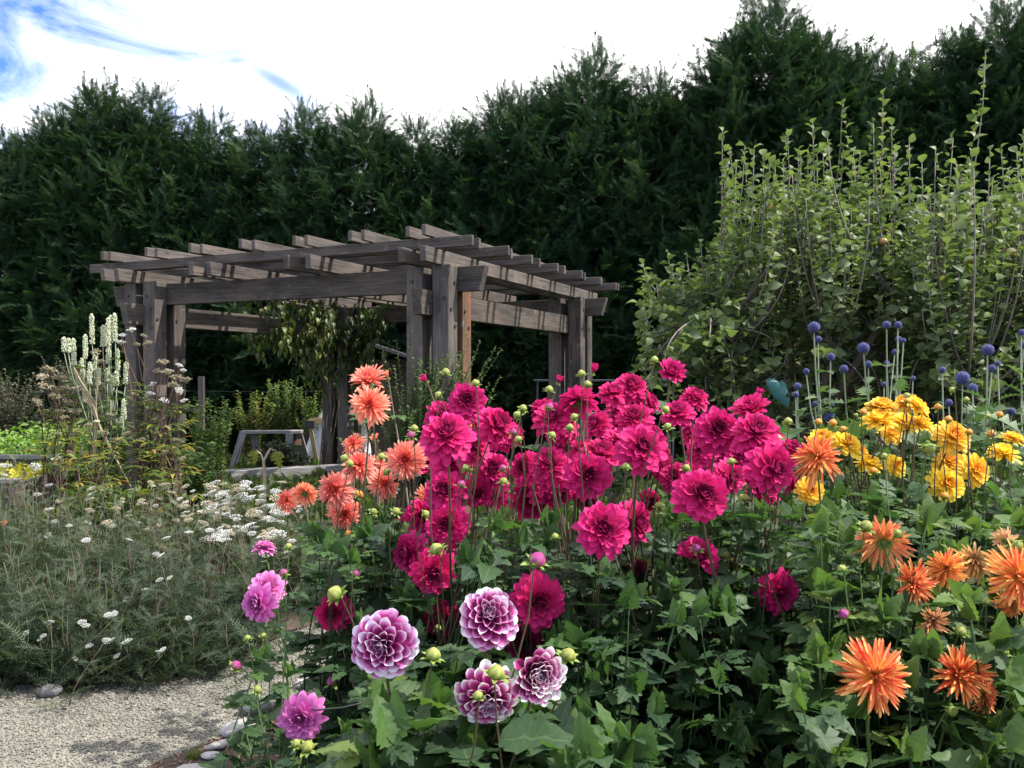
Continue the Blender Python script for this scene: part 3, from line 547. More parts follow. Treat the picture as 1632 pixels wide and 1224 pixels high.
# low green cover over the open ground behind the beds
mb = MB(); n = 7200; Y = rng.uniform(5.6, 17, n); X = rng.uniform(-.8, .95, n) * Y; nn = 5
pos = np.repeat(np.stack([X, Y, np.zeros(n)], -1), nn, 0) + rng.normal(size=(n * nn, 3)) * (.05, .05, 0); d = rnd_dirs(rng, n * nn, .3, 1); mb.inst(LEAF_LN, mats(pos, d, rnd_dirs(rng, n * nn, .1, 1), rng.uniform(.08, .26, n * nn)), rng.uniform(0, 1, n * nn))
tag(mb.build('ground_cover', M_GRASS), kind='stuff')
def stone(label, px, py, wpx, hr, m, seed, rz=0.0, name='edging_stone'):
    Y = CAMZ * F_PX / (py - 600.0); r = np.random.default_rng(seed); V, F, A = rock_tpl(r, 3, .0); n1 = sum(np.sin(V @ r.normal(size=3) * k_ + r.uniform(0, 6)) / k_ for k_ in (1.5, 2.3, 3.7, 5.5)) ; V = V * (1 + .16 * n1[:, None]) * np.array([1, .8, hr]); w = wpx / F_PX * Y * .5
    mb = MB(); c, s_ = math.cos(rz), math.sin(rz); V = V @ np.array([[c, s_, 0], [-s_, c, 0], [0, 0, 1]]) * w; mb.add(V, F, (0, 0, r.uniform(.2, .9))); o = mb.build(name, m); o.location = (gx(px, Y), Y, .012 + w * hr * .35); return tag(o, label, 'stone', 'stones edging the flower bed')
stone('rounded dark grey stone edging the path, furthest left of the pink dahlia buds', 404, 1141, 54, .85, M_ROCKD, 21, .5)
stone('pale whitish stone on the path edge below the rounded dark stone', 378, 1172, 60, .62, M_ROCK, 22, .7)
stone('flat narrow grey stone half buried in bark mulch at the path edge', 348, 1198, 46, .45, M_ROCK, 23, .8)
stone('small flat pale stone beside the grass tuft on the path', 334, 1213, 32, .5, M_ROCK, 24, .2)
stone('pale stone on the far path edge behind the pink dahlia', 488, 1100, 40, .7, M_ROCK, 25, .2)
stone('broad flat grey stone at the bottom edge of the picture beside the path', 306, 1236, 56, .3, M_ROCK, 26, .1)
stone('grey boulder half hidden under the feathery yarrow by the gravel', 78, 1114, 46, .9, M_ROCKD, 27, .1, 'boulder')
def tuft(label, px, py, h, n, seed, cat='grass tuft'):
    Y = CAMZ * F_PX / (py - 600.0); r = np.random.default_rng(seed); mb = MB(); d = rnd_dirs(r, n, .35, 1); mb.inst(BLADE, mats(r.normal(size=(n, 3)) * (.012, .012, 0), d, rnd_dirs(r, n, 0, .5), h * r.uniform(.5, 1.2, n)), r.uniform(.5, 1, n)); o = mb.build('grass_tuft', M_GRASS); o.location = (gx(px, Y), Y, .006); return tag(o, label, cat)
tuft('bright green grass tuft sprouting on the gravel beside the small pale stone', 306, 1212, .06, 60, 31)
tuft('thin dry grass tuft in the middle of the gravel path', 150, 1160, .035, 22, 32)

# ================================================================== CYPRESS HEDGE: single trees
def crown_mesh(seed, H=7.6, Rm=1.75):
    r = np.random.default_rng(seed); mb = MB(); nl = 200; pos_l, d_l, n_l, s_l, t_l = [], [], [], [], []
    for i in range(nl):
        f = (i + .5) / nl; z = H * (.03 + .95 * f ** 1.08); a = i * 2.39996 + r.normal() * .3; prof = Rm * (1 - (z / H) ** 2.6) ** .75 * (.82 + .18 * math.sin(z * 2.1 + seed)) + .10
        rad = prof * r.uniform(.72, 1.08); c = np.array([rad * math.cos(a), rad * math.sin(a), z]); outv = np.array([math.cos(a), math.sin(a), 0])
        up_b = .55 + .9 * (z / H); lead = nrm(outv * (1.1 - .75 * (z / H)) + np.array([0, 0, up_b]) + r.normal(size=3) * .15); n = int(36 - 10 * f); tb = r.normal() * .13
        base = c - lead * .75
        for q in range(n):
            tt = r.uniform(.1, 1.0); p = base + lead * .95 * tt + r.normal(size=3) * .17 * (1.1 - .6 * tt); dd = nrm(lead * (.4 + .6 * tt) + nrm(r.normal(size=3)) * (1.0 - .45 * tt) + outv * .35); pos_l.append(p); d_l.append(dd); n_l.append(np.array([0, 0, 1.0]) + outv * .6 + r.normal(size=3) * .35); s_l.append(r.uniform(.28, .54) * (1.1 - .35 * f)); t_l.append(.40 + tb + r.normal() * .12 + .12 * (tt - .5))
    # feathery leaders at the top
    for q in range(60):
        z = H * r.uniform(.86, 1.0); a = r.uniform(0, 6.28); p = np.array([.22 * math.cos(a), .22 * math.sin(a), 0]) * (1.35 - z / H) * 2 + np.array([0, 0, z]); pos_l.append(p); d_l.append(np.array([math.cos(a) * .45, math.sin(a) * .45, 1])); n_l.append(np.array([math.cos(a), math.sin(a), .2])); s_l.append(r.uniform(.25, .5)); t_l.append(.5 + r.normal() * .1)
    # inner sprays, further back on the limbs
    for q in range(1000):
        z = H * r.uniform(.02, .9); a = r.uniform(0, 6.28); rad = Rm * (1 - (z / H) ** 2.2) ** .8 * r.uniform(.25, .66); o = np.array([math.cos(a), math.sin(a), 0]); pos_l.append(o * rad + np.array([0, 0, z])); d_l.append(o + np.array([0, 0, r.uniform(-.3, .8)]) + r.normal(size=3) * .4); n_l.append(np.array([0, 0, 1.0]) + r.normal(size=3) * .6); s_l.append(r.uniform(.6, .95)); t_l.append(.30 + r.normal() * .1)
    wh = r.integers(0, 4, len(pos_l)); pos_l, d_l, n_l, s_l, t_l = map(np.array, (pos_l, d_l, n_l, s_l, t_l)); t_l = np.clip(t_l, .05, .9)
    for q in range(4):
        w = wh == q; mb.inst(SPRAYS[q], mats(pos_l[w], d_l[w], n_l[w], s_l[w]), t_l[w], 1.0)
    me = mb.mesh('cypress_crown', False); me.materials.append(M_CONIF); return me
def trunk_mesh(seed, H=7.6):
    r = np.random.default_rng(seed); mb = MB(); mb.tube([(r.normal() * .03 * i, r.normal() * .03 * i, H * i / 9) for i in range(9)], np.linspace(.20, .02, 9), 8, .5)
    for q in range(40):
        z = H * r.uniform(.04, .85); a = r.uniform(0, 6.28); L = 1.35 * (1 - (z / H) ** 2) * r.uniform(.6, 1); o = np.array([math.cos(a), math.sin(a), 0]); mb.tube([np.array([0, 0, z]), o * L * .5 + (0, 0, z + L * .12), o * L + (0, 0, z + L * .5)], [.04, .025, .008], 4, .4)
    me = mb.mesh('cypress_trunk'); me.materials.append(M_BARK); return me
CROWNS = [crown_mesh(100 + i) for i in range(5)]; TRUNKS = [trunk_mesh(100 + i) for i in range(5)]
HEDGE = [(-95, 215, 18.6, 'cypress cut off by the left edge of the picture, lowest of the hedge'),
 (12, 208, 18.4, 'cypress under the blue sky patch at the far left of the hedge'), (88, 178, 18.2, 'slim cypress just left of the twin feathery tops on the left'), (168, 128, 18.0, 'cypress with the highest feathery top in the left half, behind the left pergola corner'),
 (243, 142, 17.9, 'cypress rising right behind the left pergola post, second highest of the left group'), (330, 182, 17.8, 'broad cypress behind the left third of the pergola roof, sloping down to the sky gap'), (410, 200, 17.7, 'low cypress in the dip of the hedge below the thin blue cloud rent'),
 (490, 170, 17.6, 'cypress behind the middle of the pergola roof, with a rounded top'), (580, 158, 17.5, 'cypress just left of the front pergola corner, with an upright tuft on top'), (665, 192, 17.3, 'cypress in the dip right above the tall front pergola post'),
 (735, 195, 17.1, 'narrow low cypress at the step where the hedge starts to rise'), (812, 138, 16.8, 'cypress at the top of the first step up, right of the front pergola corner'), (880, 128, 16.7, 'cypress with a level top between the step and the single spike'), (945, 80, 16.5, 'cypress ending in a single tall spike, above the right end of the pergola'),
 (1042, 116, 16.3, 'cypress in the notch between the single spike and the tallest tree'), (1095, 140, 16.2, 'low shaded cypress filling the notch before the tallest tree'), (1165, 64, 16.0, 'cypress leaning against the left side of the tallest tree in the hedge'), (1224, -8, 15.8, 'tallest cypress in the hedge, touching the top edge of the picture'),
 (1298, 48, 15.7, 'cypress forming the right shoulder of the tallest hedge tree'), (1360, 82, 15.6, 'cypress behind the upright apple shoots, right of the tallest tree'), (1428, 86, 15.5, 'cypress at the edge of the bright sky notch on the right, above the apple tree'), (1520, 52, 15.3, 'cypress with a thin leaning top right of the sky notch'),
 (1600, 0, 15.1, 'dark tall cypress in the top right corner of the picture'), (1690, 10, 15.0, 'cypress cut off by the right edge of the picture')]
rng = np.random.default_rng(5)
for i, (px, py, Y, lab) in enumerate(HEDGE):
    top = P(px, py, Y)[2]; q = i % 5; sc = top / 7.75; t = thing('cypress_tree', lab, 'tree', (gx(px, Y), Y, -.02), 'cypress trees of the tall hedge', rng.uniform(0, 6.28)); t.scale = (sc * 1.02, sc * 1.02, sc)
    link('crown', CROWNS[q], t); link('trunk', TRUNKS[q], t)

# ================================================================== PERGOLA
import bmesh
def board(name, p0, p1, w, h, m, parent=None, slant=(0, 0), bev=.004, z_up=(0, 0, 1)):
    p0, p1 = Vector(p0), Vector(p1); L = (p1 - p0).length; bm = bmesh.new(); bmesh.ops.create_cube(bm, size=1)
    for v in bm.verts: v.co = Vector((v.co.x * L + (0 if v.co.z > 0 else (slant[0] if v.co.x < 0 else -slant[1])), v.co.y * w, v.co.z * h))
    bmesh.ops.bevel(bm, geom=bm.edges[:], offset=bev, segments=1, affect='EDGES'); me = bpy.data.meshes.new(name); bm.to_mesh(me); bm.free(); me.materials.append(m)
    o = bpy.data.objects.new(name, me); COL.objects.link(o); x = (p1 - p0).normalized(); zu = Vector(z_up); y = zu.cross(x).normalized(); z = x.cross(y)
    mt = Matrix((x, y, z)).transposed().to_4x4(); mt.translation = (p0 + p1) / 2
    if parent: o.parent = parent
    if name in ('rafter', 'batten', 'top_slat'): k_ = len(bpy.data.objects); mt = mt @ Matrix.Rotation(.006 * math.sin(k_ * 1.7), 4, 'Z') @ Matrix.Rotation(.004 * math.sin(k_ * 2.9), 4, 'Y') @ Matrix.Rotation(.03 * math.sin(k_ * 4.1), 4, 'X')
    o.matrix_local = mt; return o
def cyl_mesh(name, r, L, m, sides=10):
    mb = MB(); mb.tube([(0, 0, 0), (0, 0, L)], [r, r], sides, .5); a = np.linspace(0, 2 * np.pi, sides, endpoint=False); V = np.stack([r * np.cos(a), r * np.sin(a), np.full(sides, L)], -1); mb.add(V, np.array([list(range(sides))]), (0, 0, .5)); me = mb.mesh(name); me.materials.append(m); return me
ME_BOLT = cyl_mesh('bolt', .017, .014, M_BOLT)
PG = thing('pergola', 'weathered grey timber pergola with doubled rafters standing before the dark hedge', 'pergola', (-1.70, 11.08, 0), None, R(-24.2))
rng = np.random.default_rng(17); HA = 1.95
for sx in (-1, 1):
    for sy in (-1, 1):
        for ax_ in (-1, 1):
            for ay in (-1, 1):
                x, y = (HA if sx > 0 else -1.84) + ax_ * .145, (1.79 if sy > 0 else -HA) + ay * .145; warm = (sx, sy, ax_, ay) == (1, -1, 1, 1)
                p = board('post', (x, y, 0), (x, y, 2.57 + rng.uniform(-.01, .02)), .18, .18, M_WOODW if warm else M_WOOD, PG, bev=.006, z_up=(0, 1, 0))
                if warm: p['label'] = 'rusty brown stained post'
                # bolts on the side that faces the path and on the right-hand side (post local frame: X up, Z = pergola y, Y = pergola x)
                if ay == -1:
                    for bz, by in [q_ for q_ in ((1.14, -.03), (.98, .04), (.87, -.04), (.75, .05)) if rng.uniform() < .6]:
                        b = link('bolt', ME_BOLT, p, (bz + rng.uniform(-.02, .02), 0, 0)); b.location = (bz + rng.uniform(-.02, .02), by, -.088); b.rotation_euler = (R(180), 0, 0)
                if ax_ == 1:
                    for bz, by in [q_ for q_ in ((1.12, .02), (.86, -.05), (.70, .03)) if rng.uniform() < .6]:
                        b = link('bolt', ME_BOLT, p); b.location = (bz, .088, by); b.rotation_euler = (R(-90), 0, 0)
for sy in (-1, 1):
    yb = 1.79 if sy > 0 else -HA; board('beam', (-2.48, yb, 2.45), (2.48, yb, 2.45), .098, .24, M_WOOD, PG, (.07, .07))
for sx in (-1, 1):
    xb = HA if sx > 0 else -1.84; board('beam', (xb, -2.42, 2.207), (xb, 2.2, 2.207), .098, .238, M_WOOD, PG, (.05, .05))
for x in (-1.95, -.65, .65, 1.95):
    for dx in (-.125, .125): board('rafter', (x + dx, -2.50 + rng.uniform(-.02, .02), 2.64), (x + dx, 2.5, 2.64), .065, .14, M_WOOD, PG, (.02, .02))
for k in range(7):
    for dy in (-.065, .065):
        y = -2.2 + k * .735 + dy; board('batten', (-2.52 + rng.uniform(-.03, .03), y, 2.762), (2.5 + rng.uniform(-.03, .03), y, 2.762), .042, .10, M_WOOD, PG)
for k in range(7):
    for dx in (-.075, .075):
        x = -2.07 + k * .675 + dx; board('top_slat', (x, -2.44 + rng.uniform(-.03, .03), 2.864), (x, 2.5, 2.864), .045, .10, M_WOOD, PG)

# ================================================================== TIMBER, FENCE, TABLE, SHED BEHIND
t = thing('raised_bed_edge', 'low grey timber edging running up to the foot of the rear pergola post', 'bed edging', (-3.0, 12.6, 0))
board('top_plank', (-1.1, -.75, .17), (1.1, .42, .17), .26, .05, M_WOODP, t); board('side_plank', (-1.06, -.86, .075), (1.1, .29, .075), .05, .14, M_WOODP, t); 
t = thing('timber_bench', 'grey timber bench frame on splayed legs left of the white sheet', 'bench', (gx(430, 13.9), 13.9, 0)); 
board('seat_plank', (-.46, 0, .60), (.50, .10, .60), .26, .045, M_WOODP, t)
for x0, x1, y in ((-.40, -.55, -.12), (-.30, -.26, .14), (.33, .33, -.06), (.42, .56, .18)): board('leg', (x1, y * 1.5, 0), (x0, y, .577), .11, .04, M_WOODP, t, z_up=(0, 1, .1))
board('cross_brace', (.35, .05, .42), (.47, .15, .42), .03, .10, M_WOODW, t)
t = thing('wooden_trestle', 'wooden trestle with a dark top block leaning beside the white sheet', 'trestle', (gx(494, 14.4), 14.4, 0))
board('leg', (.14, -.05, 0), (.0, 0, .68), .07, .04, M_CANE, t, z_up=(0, 1, .1)); board('leg', (-.22, .1, 0), (-.02, .05, .62), .07, .04, M_WOOD, t, z_up=(0, 1, .1)); board('cross_rail', (-.03, 0, .73), (.36, .1, .78), .05, .10, M_CANE, t); board('top_block', (-.08, 0, .70), (.08, 0, .70), .10, .12, M_BOLT, t)
def heap(name, label, cat, c, size, m, seed):
    r = np.random.default_rng(seed); nu, nv = 40, 22; V, A = [], []
    for i in range(nv):
        t_ = i / (nv - 1)
        for j in range(nu):
            a = 2 * np.pi * j / nu; rad = (1 - t_ ** 1.5) ** .7 * (1 + .10 * math.sin(a * 7 + 2 * t_) + .06 * math.sin(a * 13 + 1)) + .02; V.append((size[0] * rad * math.cos(a) + .25 * size[0] * t_, size[1] * rad * math.sin(a), size[2] * (t_ + .02 * math.sin(a * 5)))); A.append((0, t_, .5))
    F = [(i * nu + j, i * nu + (j + 1) % nu, (i + 1) * nu + (j + 1) % nu, (i + 1) * nu + j) for i in range(nv - 1) for j in range(nu)]; mb = MB(); mb.add(V, np.array(F), np.array(A)); o = mb.build(name, m); o.location = c; return tag(o, label, cat)
heap('white_sheet', 'white sheet draped in a heap behind the rear pergola post', 'sheet', (gx(530, 15.0), 15.0, 0), (.60, .4, 1.2), M_SHEET, 3)
t = thing('metal_table', 'thin grey metal table frame between the right pergola post and the hedge', 'table', (gx(960, 13.2), 13.2, 0)); board('table_top', (-1.06, 0, 1.44), (1.1, 0, 1.44), .5, .028, M_GALV, t)
for x in (-1.0, .25, 1.05):
    for y in (-.2, .2): board('leg', (x, y, 0), (x, y, 1.424), .025, .025, M_GALV, t, z_up=(0, 1, 0))
t = thing('garden_shed', 'small shed with a dark sloping roof glimpsed behind the hanging vine', 'shed', (gx(612, 15.6), 15.6, 0)); board('wall', (-.45, .0, .9), (.75, .0, .9), .9, 1.8, M_SIDING, t); board('roof', (-.62, -.1, 2.22), (.9, -.1, 1.72), 1.3, .06, M_SHING, t)
t = thing('wire_fence', 'grey wooden fence post with wires before the dark hedge, right of the left pergola post', 'fence', (gx(321, 14.6), 14.6, 0)); board('post', (0, 0, 0), (0, 0, 1.5), .09, .09, M_WOOD, t, z_up=(0, 1, 0)); board('rail', (-.5, .07, .95), (-.03, .07, .95), .04, .09, M_WOOD, t)
mb = MB()
for z in (1.25, .8): mb.tube([(0, .06, z), (1.3, .2, z - .02), (2.4, .3, z)], .004, 3, .3); mb.tube([(0, .06, z), (-3, .1, z)], .004, 3, .3)
mb.build('wire', M_WIRE, t)
t = thing('raised_bed', 'grey timber raised bed with golden plants at the left edge of the picture', 'raised bed', (gx(-20, 9.6), 9.6, 0))
board('front_plank', (-1.4, -.55, .19), (.64, -.55, .19), .06, .36, M_WOOD, t); board('front_cap', (-1.4, -.55, .40), (.66, -.55, .40), .14, .045, M_WOODP, t); board('rear_plank', (-1.4, .75, .27), (.42, .75, .27), .06, .48, M_WOOD, t); board('rear_cap', (-1.4, .75, .53), (.46, .75, .53), .16, .045, M_WOODP, t)
board('side_plank', (.60, -.5, .19), (.44, .70, .19), .05, .36, M_WOOD, t)
rng = np.random.default_rng(41); mb = MB(); n = 1500; pos = np.stack([rng.uniform(-1.3, .5, n), rng.uniform(-.45, .55, n), rng.uniform(.30, .46, n)], -1) + np.array([gx(-20, 9.6), 9.6, 0])
mb.inst(LEAF_SM, mats(pos, rnd_dirs(rng, n, 0, 1), rnd_dirs(rng, n, .2, 1), rng.uniform(.04, .08, n)), rng.uniform(0, 1, n)); tag(mb.build('golden_ground_cover', M_YELCOV), 'golden yellow low plants filling the timber raised bed', 'plants', kind='stuff')
# ornament: teal fish hanging head-down in the apple foliage
t = FT = thing('fish_ornament', 'teal painted fish ornament with a dark round eye hanging in the apple leaves', 'garden ornament', P(1246, 623, 5.9))
mb = MB(); nu, nv = 20, 16
V = []; A = []
for i in range(nv):
    f = i / (nv - 1); prof = (math.sin(math.pi * min(1, f * .93 + .07)) ** .75) * .052 + .004
    cx, cz = -.10 * (1 - f) ** 1.4 + .045 * f, .075 - .20 * f ** 1.25
    for j in range(nu): a = 2 * np.pi * j / nu; V.append((cx + prof * math.cos(a) * .95, prof * math.sin(a) * .55, cz + prof * math.cos(a) * .5)); A.append((0, f, .5))
F = [(i * nu + j, (i + 1) * nu + j, (i + 1) * nu + (j + 1) % nu, i * nu + (j + 1) % nu) for i in range(nv - 1) for j in range(nu)]; mb.add(V, np.array(F), np.array(A)); mb.build('body', M_TEAL, t)
def fin(name, pts, th=.006):
    n = len(pts); V = [(x, -th, z) for x, z in pts] + [(x, th, z) for x, z in pts]; mb = MB(); mb.add(V, [np.array([list(range(n))]), np.array([list(range(n, 2 * n))[::-1]]), np.array([(i, n + i, n + (i + 1) % n, (i + 1) % n) for i in range(n)])], (0, .5, .8)); mb.build(name, M_TEAL, t, smooth=False)
fin('tail_fin', [(-.085, .055), (-.13, .075), (-.105, .088), (-.085, .098), (-.08, .088), (-.055, .102), (-.05, .06)]); fin('back_fin', [(-.02, .045), (-.005, .082), (.022, .062), (.04, .02), (.02, .01)])
mb = MB(); Vi, Fi = ico(2); mb.add(Vi * (.017, .008, .017), Fi, (0, 0, 0)); e = mb.build('eye', M_BOLT, t); e.location = (.038, -.027, -.03); FT.scale = (.9,) * 3

# ================================================================== CLIMBERS AND BACKGROUND SHRUBS
rng = np.random.default_rng(51); fo, st = MB(), MB(); VB = np.array([-2.78, 12.95, 0]); vt = thing('hanging_vine', 'leafy hanging vine draped over the rear left corner of the pergola', 'climbing plant', VB)
def pgw(x, y, z): a = R(-24.2); return np.array([-1.70 + x * math.cos(a) - y * math.sin(a), 11.08 + x * math.sin(a) + y * math.cos(a), z])
for k in range(4): st.tube([VB + rng.normal(size=3) * (.1, .1, 0), VB + (rng.normal() * .1, -.1, 1.1), VB + (rng.normal() * .15, -.15, 2.3)], [.014, .012, .008], 5, .5)
for k in range(120):
    u = rng.uniform(); y = 1.85 - 2.0 * u ** 1.4; x0 = -1.82 + rng.normal() * .20 + (.45 * rng.uniform() if u < .4 else 0); top = pgw(x0, y, rng.uniform(2.1, 2.66)); L = (rng.uniform(.4, 1.2) if u < .55 else rng.uniform(.15, .55)); pts = bez(top, top + (rng.normal() * .15, -.1, .05), top + (rng.normal() * .15, -.18, -L * .5), top + (rng.normal() * .12, -.15, -L), 6); st.tube(pts, .004, 3, .3)
    m_ = int(6 + L * 16); Pp, D = sample_path(pts, rng.uniform(0, 1, m_)); a = rng.uniform(0, 6.28, m_); d = np.stack([np.cos(a) * .5, np.sin(a) * .5, -np.ones(m_) * rng.uniform(.5, 1.3, m_)], -1); fo.inst(LEAF_OV, mats(Pp, d, np.stack([np.cos(a), np.sin(a), .6 * np.ones(m_)], -1), np.stack([rng.uniform(.07, .12, m_), rng.uniform(.10, .17, m_), rng.uniform(.1, .15, m_)], -1)), np.clip(rng.normal(.45 + .2 * (u > .5), .22, m_), 0, 1))
st.build('stem', M_BARK, vt, VB); fo.build('foliage', M_VINE, vt, VB)
rng = np.random.default_rng(53); c = pgw(1.8, -2.2, 0); E = []
for _ in range(230):
    px, py = rng.normal(672, 42), 560 + 180 * rng.beta(1.1, 1.4)
    E.append(P(px + (rng.uniform(0, 50) if py < 640 else 0), py, 8.25 + rng.normal() * .2))
for px, py in ((790, 553), (775, 575), (765, 545), (800, 556), (745, 528), (770, 600), (780, 612), (748, 540), (610, 560), (618, 590), (632, 545), (655, 530)): E.append(P(px, py, 8.2 + rng.normal() * .1))
shrub('climbing_shrub', 'small leaved climbing shrub wrapped round the front pergola post', 'climbing plant', c, E, LEAF_SM, M_BLUEB, M_BARK, .036, .18, 54, 46, lift=.6, t0=.45)
rng = np.random.default_rng(57)
for lab, px0, px1, Y0, Y1, z0, z1, n, nt_, sd_ in (
    ('bright green bushy shrub right of the left pergola post', 296, 372, 10.2, 11.2, .75, 1.25, 46, .42, 1), ('low dusty green shrub in front of the bright green shrub', 285, 345, 9.0, 9.8, .35, .8, 30, .25, 2), ('yellowish shrub with reddening leaves behind the timber bench', 372, 440, 14.6, 15.2, .7, 1.25, 52, .72, 3),
    ('taller green shrub between the bench and the rear pergola post', 425, 482, 14.7, 15.3, .9, 1.45, 46, .45, 4), ('leafy shrub just left of the rear pergola post', 470, 530, 14.6, 15.2, .6, 1.3, 46, .6, 5)):
    Ym = (Y0 + Y1) / 2; shrub('berry_shrub', lab, 'shrub', (gx((px0 + px1) / 2, Ym), Ym, 0), ends(rng, n, px0, px1, Y0, Y1, z0, z1), LEAF_OV, M_BLUEB, M_BSTEM, .055, nt_, 60 + sd_, 42, 'shrubs in the middle of the garden', t0=.1)
shrub('clipped_shrub', 'low dark green rounded shrub below the timber bench', 'shrub', (gx(442, 13.0), 13.0, 0), [P(442 + 52 * math.cos(a) * q, 742 - 34 * abs(math.sin(a)) * q - 6, 13.0 + rng.normal() * .25) for a, q in zip(rng.uniform(0, np.pi, 110), rng.uniform(.3, 1, 110) ** .5)], LEAF_SM, M_BOX, M_BSTEM, .05, .4, 71, 40, t0=.1)
for lab, px0, px1, Y, z0, z1, n, sd_ in (('grey green bush behind the white flower spires', 60, 185, 13.0, .8, 1.80, 130, 1), ('grey green bush left of the white flower spires', -60, 70, 13.0, .7, 1.60, 150, 2), ('grey bush at the foot of the left pergola post', 200, 285, 9.3, .6, 1.25, 46, 3)):
    shrub('grey_bush', lab, 'shrub', (gx((px0 + px1) / 2, Y), Y, 0), ends(rng, n, px0, px1, Y - .4, Y + .5, z0, z1), LEAF_OV, M_GREY, M_BSTEM, .05, .4, 80 + sd_, 40, 'grey bushes before the hedge', t0=.1)
rng = np.random.default_rng(90); mb = MB(); n = 5200; X = rng.uniform(-1.9, 1.2, n); Yq = rng.uniform(-.9, .9, n); Zq = (.50 + .18 * np.sin(X * 3) * np.cos(Yq * 3) + .07 * np.sin(X * 11)) * rng.uniform(.4, 1.15, n)
mb.inst(LEAF_OV, mats(np.stack([X, Yq, Zq], -1), rnd_dirs(rng, n, -.2, .8), np.array([0, -.2, 1.0]) + rng.normal(size=(n, 3)) * .4, rng.uniform(.05, .11, n)), rng.uniform(0, 1, n)); o = mb.build('leafy_crop', M_CROP); o.location = (gx(40, 11.6), 11.6, .08); tag(o, 'bed of bright green leafy crops behind the timber raised bed', 'crop', kind='stuff')

# ================================================================== APPLE TREES
def apple(name, label, px, Y, tops, fill, seed, fruits):
    rng = np.random.default_rng(seed); org = np.array([gx(px, Y), Y, 0.0]); root = thing(name, label, 'tree', org, 'apple trees with upright shoots'); tr, lf, tw = MB(), MB(), MB()
    tr.tube([org, org + (.03, .02, .5), org + (-.02, 0, 1.0)], [.10, .085, .075], 9, .5); limbs = []
    for k in range(9):
        a = k * 2 * np.pi / 9 + rng.normal() * .2; L = rng.uniform(.7, 1.35); e = org + np.array([math.cos(a) * L, math.sin(a) * L * .6, 1.35 + rng.uniform(0, .75)]); pts = bez(org + (0, 0, .8), org + (math.cos(a) * .3, math.sin(a) * .2, 1.1), e - (math.cos(a) * .3, 0, .15), e, 9); tr.tube(pts, np.linspace(.05, .018, 9), 6, .5); limbs.append(pts)
    allp = np.concatenate(limbs)
    def shoot(end, big=1.0, per=32):
        j = np.argmin(np.linalg.norm((allp - end) * (1, 1, .55), axis=1) + rng.uniform(0, .3, len(allp))); b = allp[j]; h = end[2] - b[2]
        pts = bez(b, b + np.array([(end[0] - b[0]) * .5, (end[1] - b[1]) * .5, h * .2]), end - np.array([(end[0] - b[0]) * .08, 0, h * .55]), end, 9); tw.tube(pts, np.linspace(.009, .0028, 9), 4, rng.uniform())
        pts = pts + np.outer(np.sin(np.linspace(0, 3.1, 9)), rng.normal(size=3) * (.09, .09, 0))
        L = np.linalg.norm(np.diff(pts, axis=0), axis=1).sum(); n = int(per * max(.5, L)); ts = np.linspace(.12, 1, n); Pp, D = sample_path(pts, ts); a = np.arange(n) * 2.4 + rng.uniform(0, 6); rd = np.stack([np.cos(a), np.sin(a), np.zeros(n)], -1); d = rd + D * rng.uniform(.15, .9, n)[:, None] * np.where(ts > .93, 2.2, 1)[:, None]; nn = D + rng.normal(size=(n, 3)) * .3
        s = .094 * big * rng.uniform(.55, 1.2, n) * np.where(ts > .9, .80, 1); lf.inst(LEAF_OV, mats(Pp, d, nn, s), np.clip(.40 + .30 * (ts - .5) + rng.normal(size=n) * .15 + .06 * rng.normal(), 0, .99))
    for (x, y) in tops: shoot(P(x + rng.normal() * 4, y, Y + rng.normal() * .35))
    for (x0, x1, y0, y1, n) in fill:
        for _ in range(n): shoot(P(rng.uniform(x0, x1), rng.uniform(y0, y1), Y + rng.normal() * .45), 1.0, 30)
    m_ = 1300; e_ = np.array([P(rng.uniform(f_[0], f_[1]), rng.uniform(f_[2] + 60, f_[3] + 20), Y + rng.normal() * .4) for f_ in fill for _ in range(int(m_ * f_[4] / sum(q_[4] for q_ in fill)))]); m_ = len(e_)
    lf.inst(LEAF_OV, mats(e_, rnd_dirs(rng, m_, -.8, .5), np.array([0, -.2, 1.0]) + rng.normal(size=(m_, 3)) * .5, (.074 * rng.uniform(.5, 1.2, m_))), np.clip(.45 + rng.normal(size=m_) * .18, 0, .99))
    tr.build('trunk', M_BARK, root, org); tw.build('branch', M_TWIG, root, org); lf.build('crown', M_APPLE, root, org)
    for (x, y, r_) in fruits:
        mb = MB(); V, F = ico(3); rr = np.linalg.norm(V[:, :2], axis=1); V = V * np.array([1, 1, .9]); V[:, 2] -= .25 * np.exp(-(rr / .28) ** 2) * np.sign(V[:, 2]); mb.add(V * r_ / F_PX * Y, F, (0, 0, .5)); f = mb.build('apple', M_FRUIT, root); f.location = tuple(P(x, y, Y - .45) - org)
    return root
apple('apple_tree', 'apple tree with a crowd of upright leafy shoots right of the pergola', 1262, 6.7, [(1149, 209), (1188, 232), (1215, 249), (1259, 211), (1293, 197), (1325, 220), (1346, 165), (1389, 195), (1411, 151), (1377, 247), (1160, 262), (1236, 262), (1275, 240), (1310, 232), (1360, 240), (1420, 200), (1027, 421), (1064, 408), (1095, 406), (1112, 387), (1015, 483), (1130, 395), (1145, 380), (1244, 406), (1042, 440), (1080, 430), (1040, 500), (1100, 450)],
      [(1155, 1430, 235, 330, 44), (1150, 1430, 300, 420, 44), (1130, 1430, 400, 560, 54), (1020, 1160, 430, 560, 38), (1000, 1060, 540, 600, 12), (1060, 1420, 540, 690, 66)], 201, [(1408, 385, 6), (1348, 492, 7)])
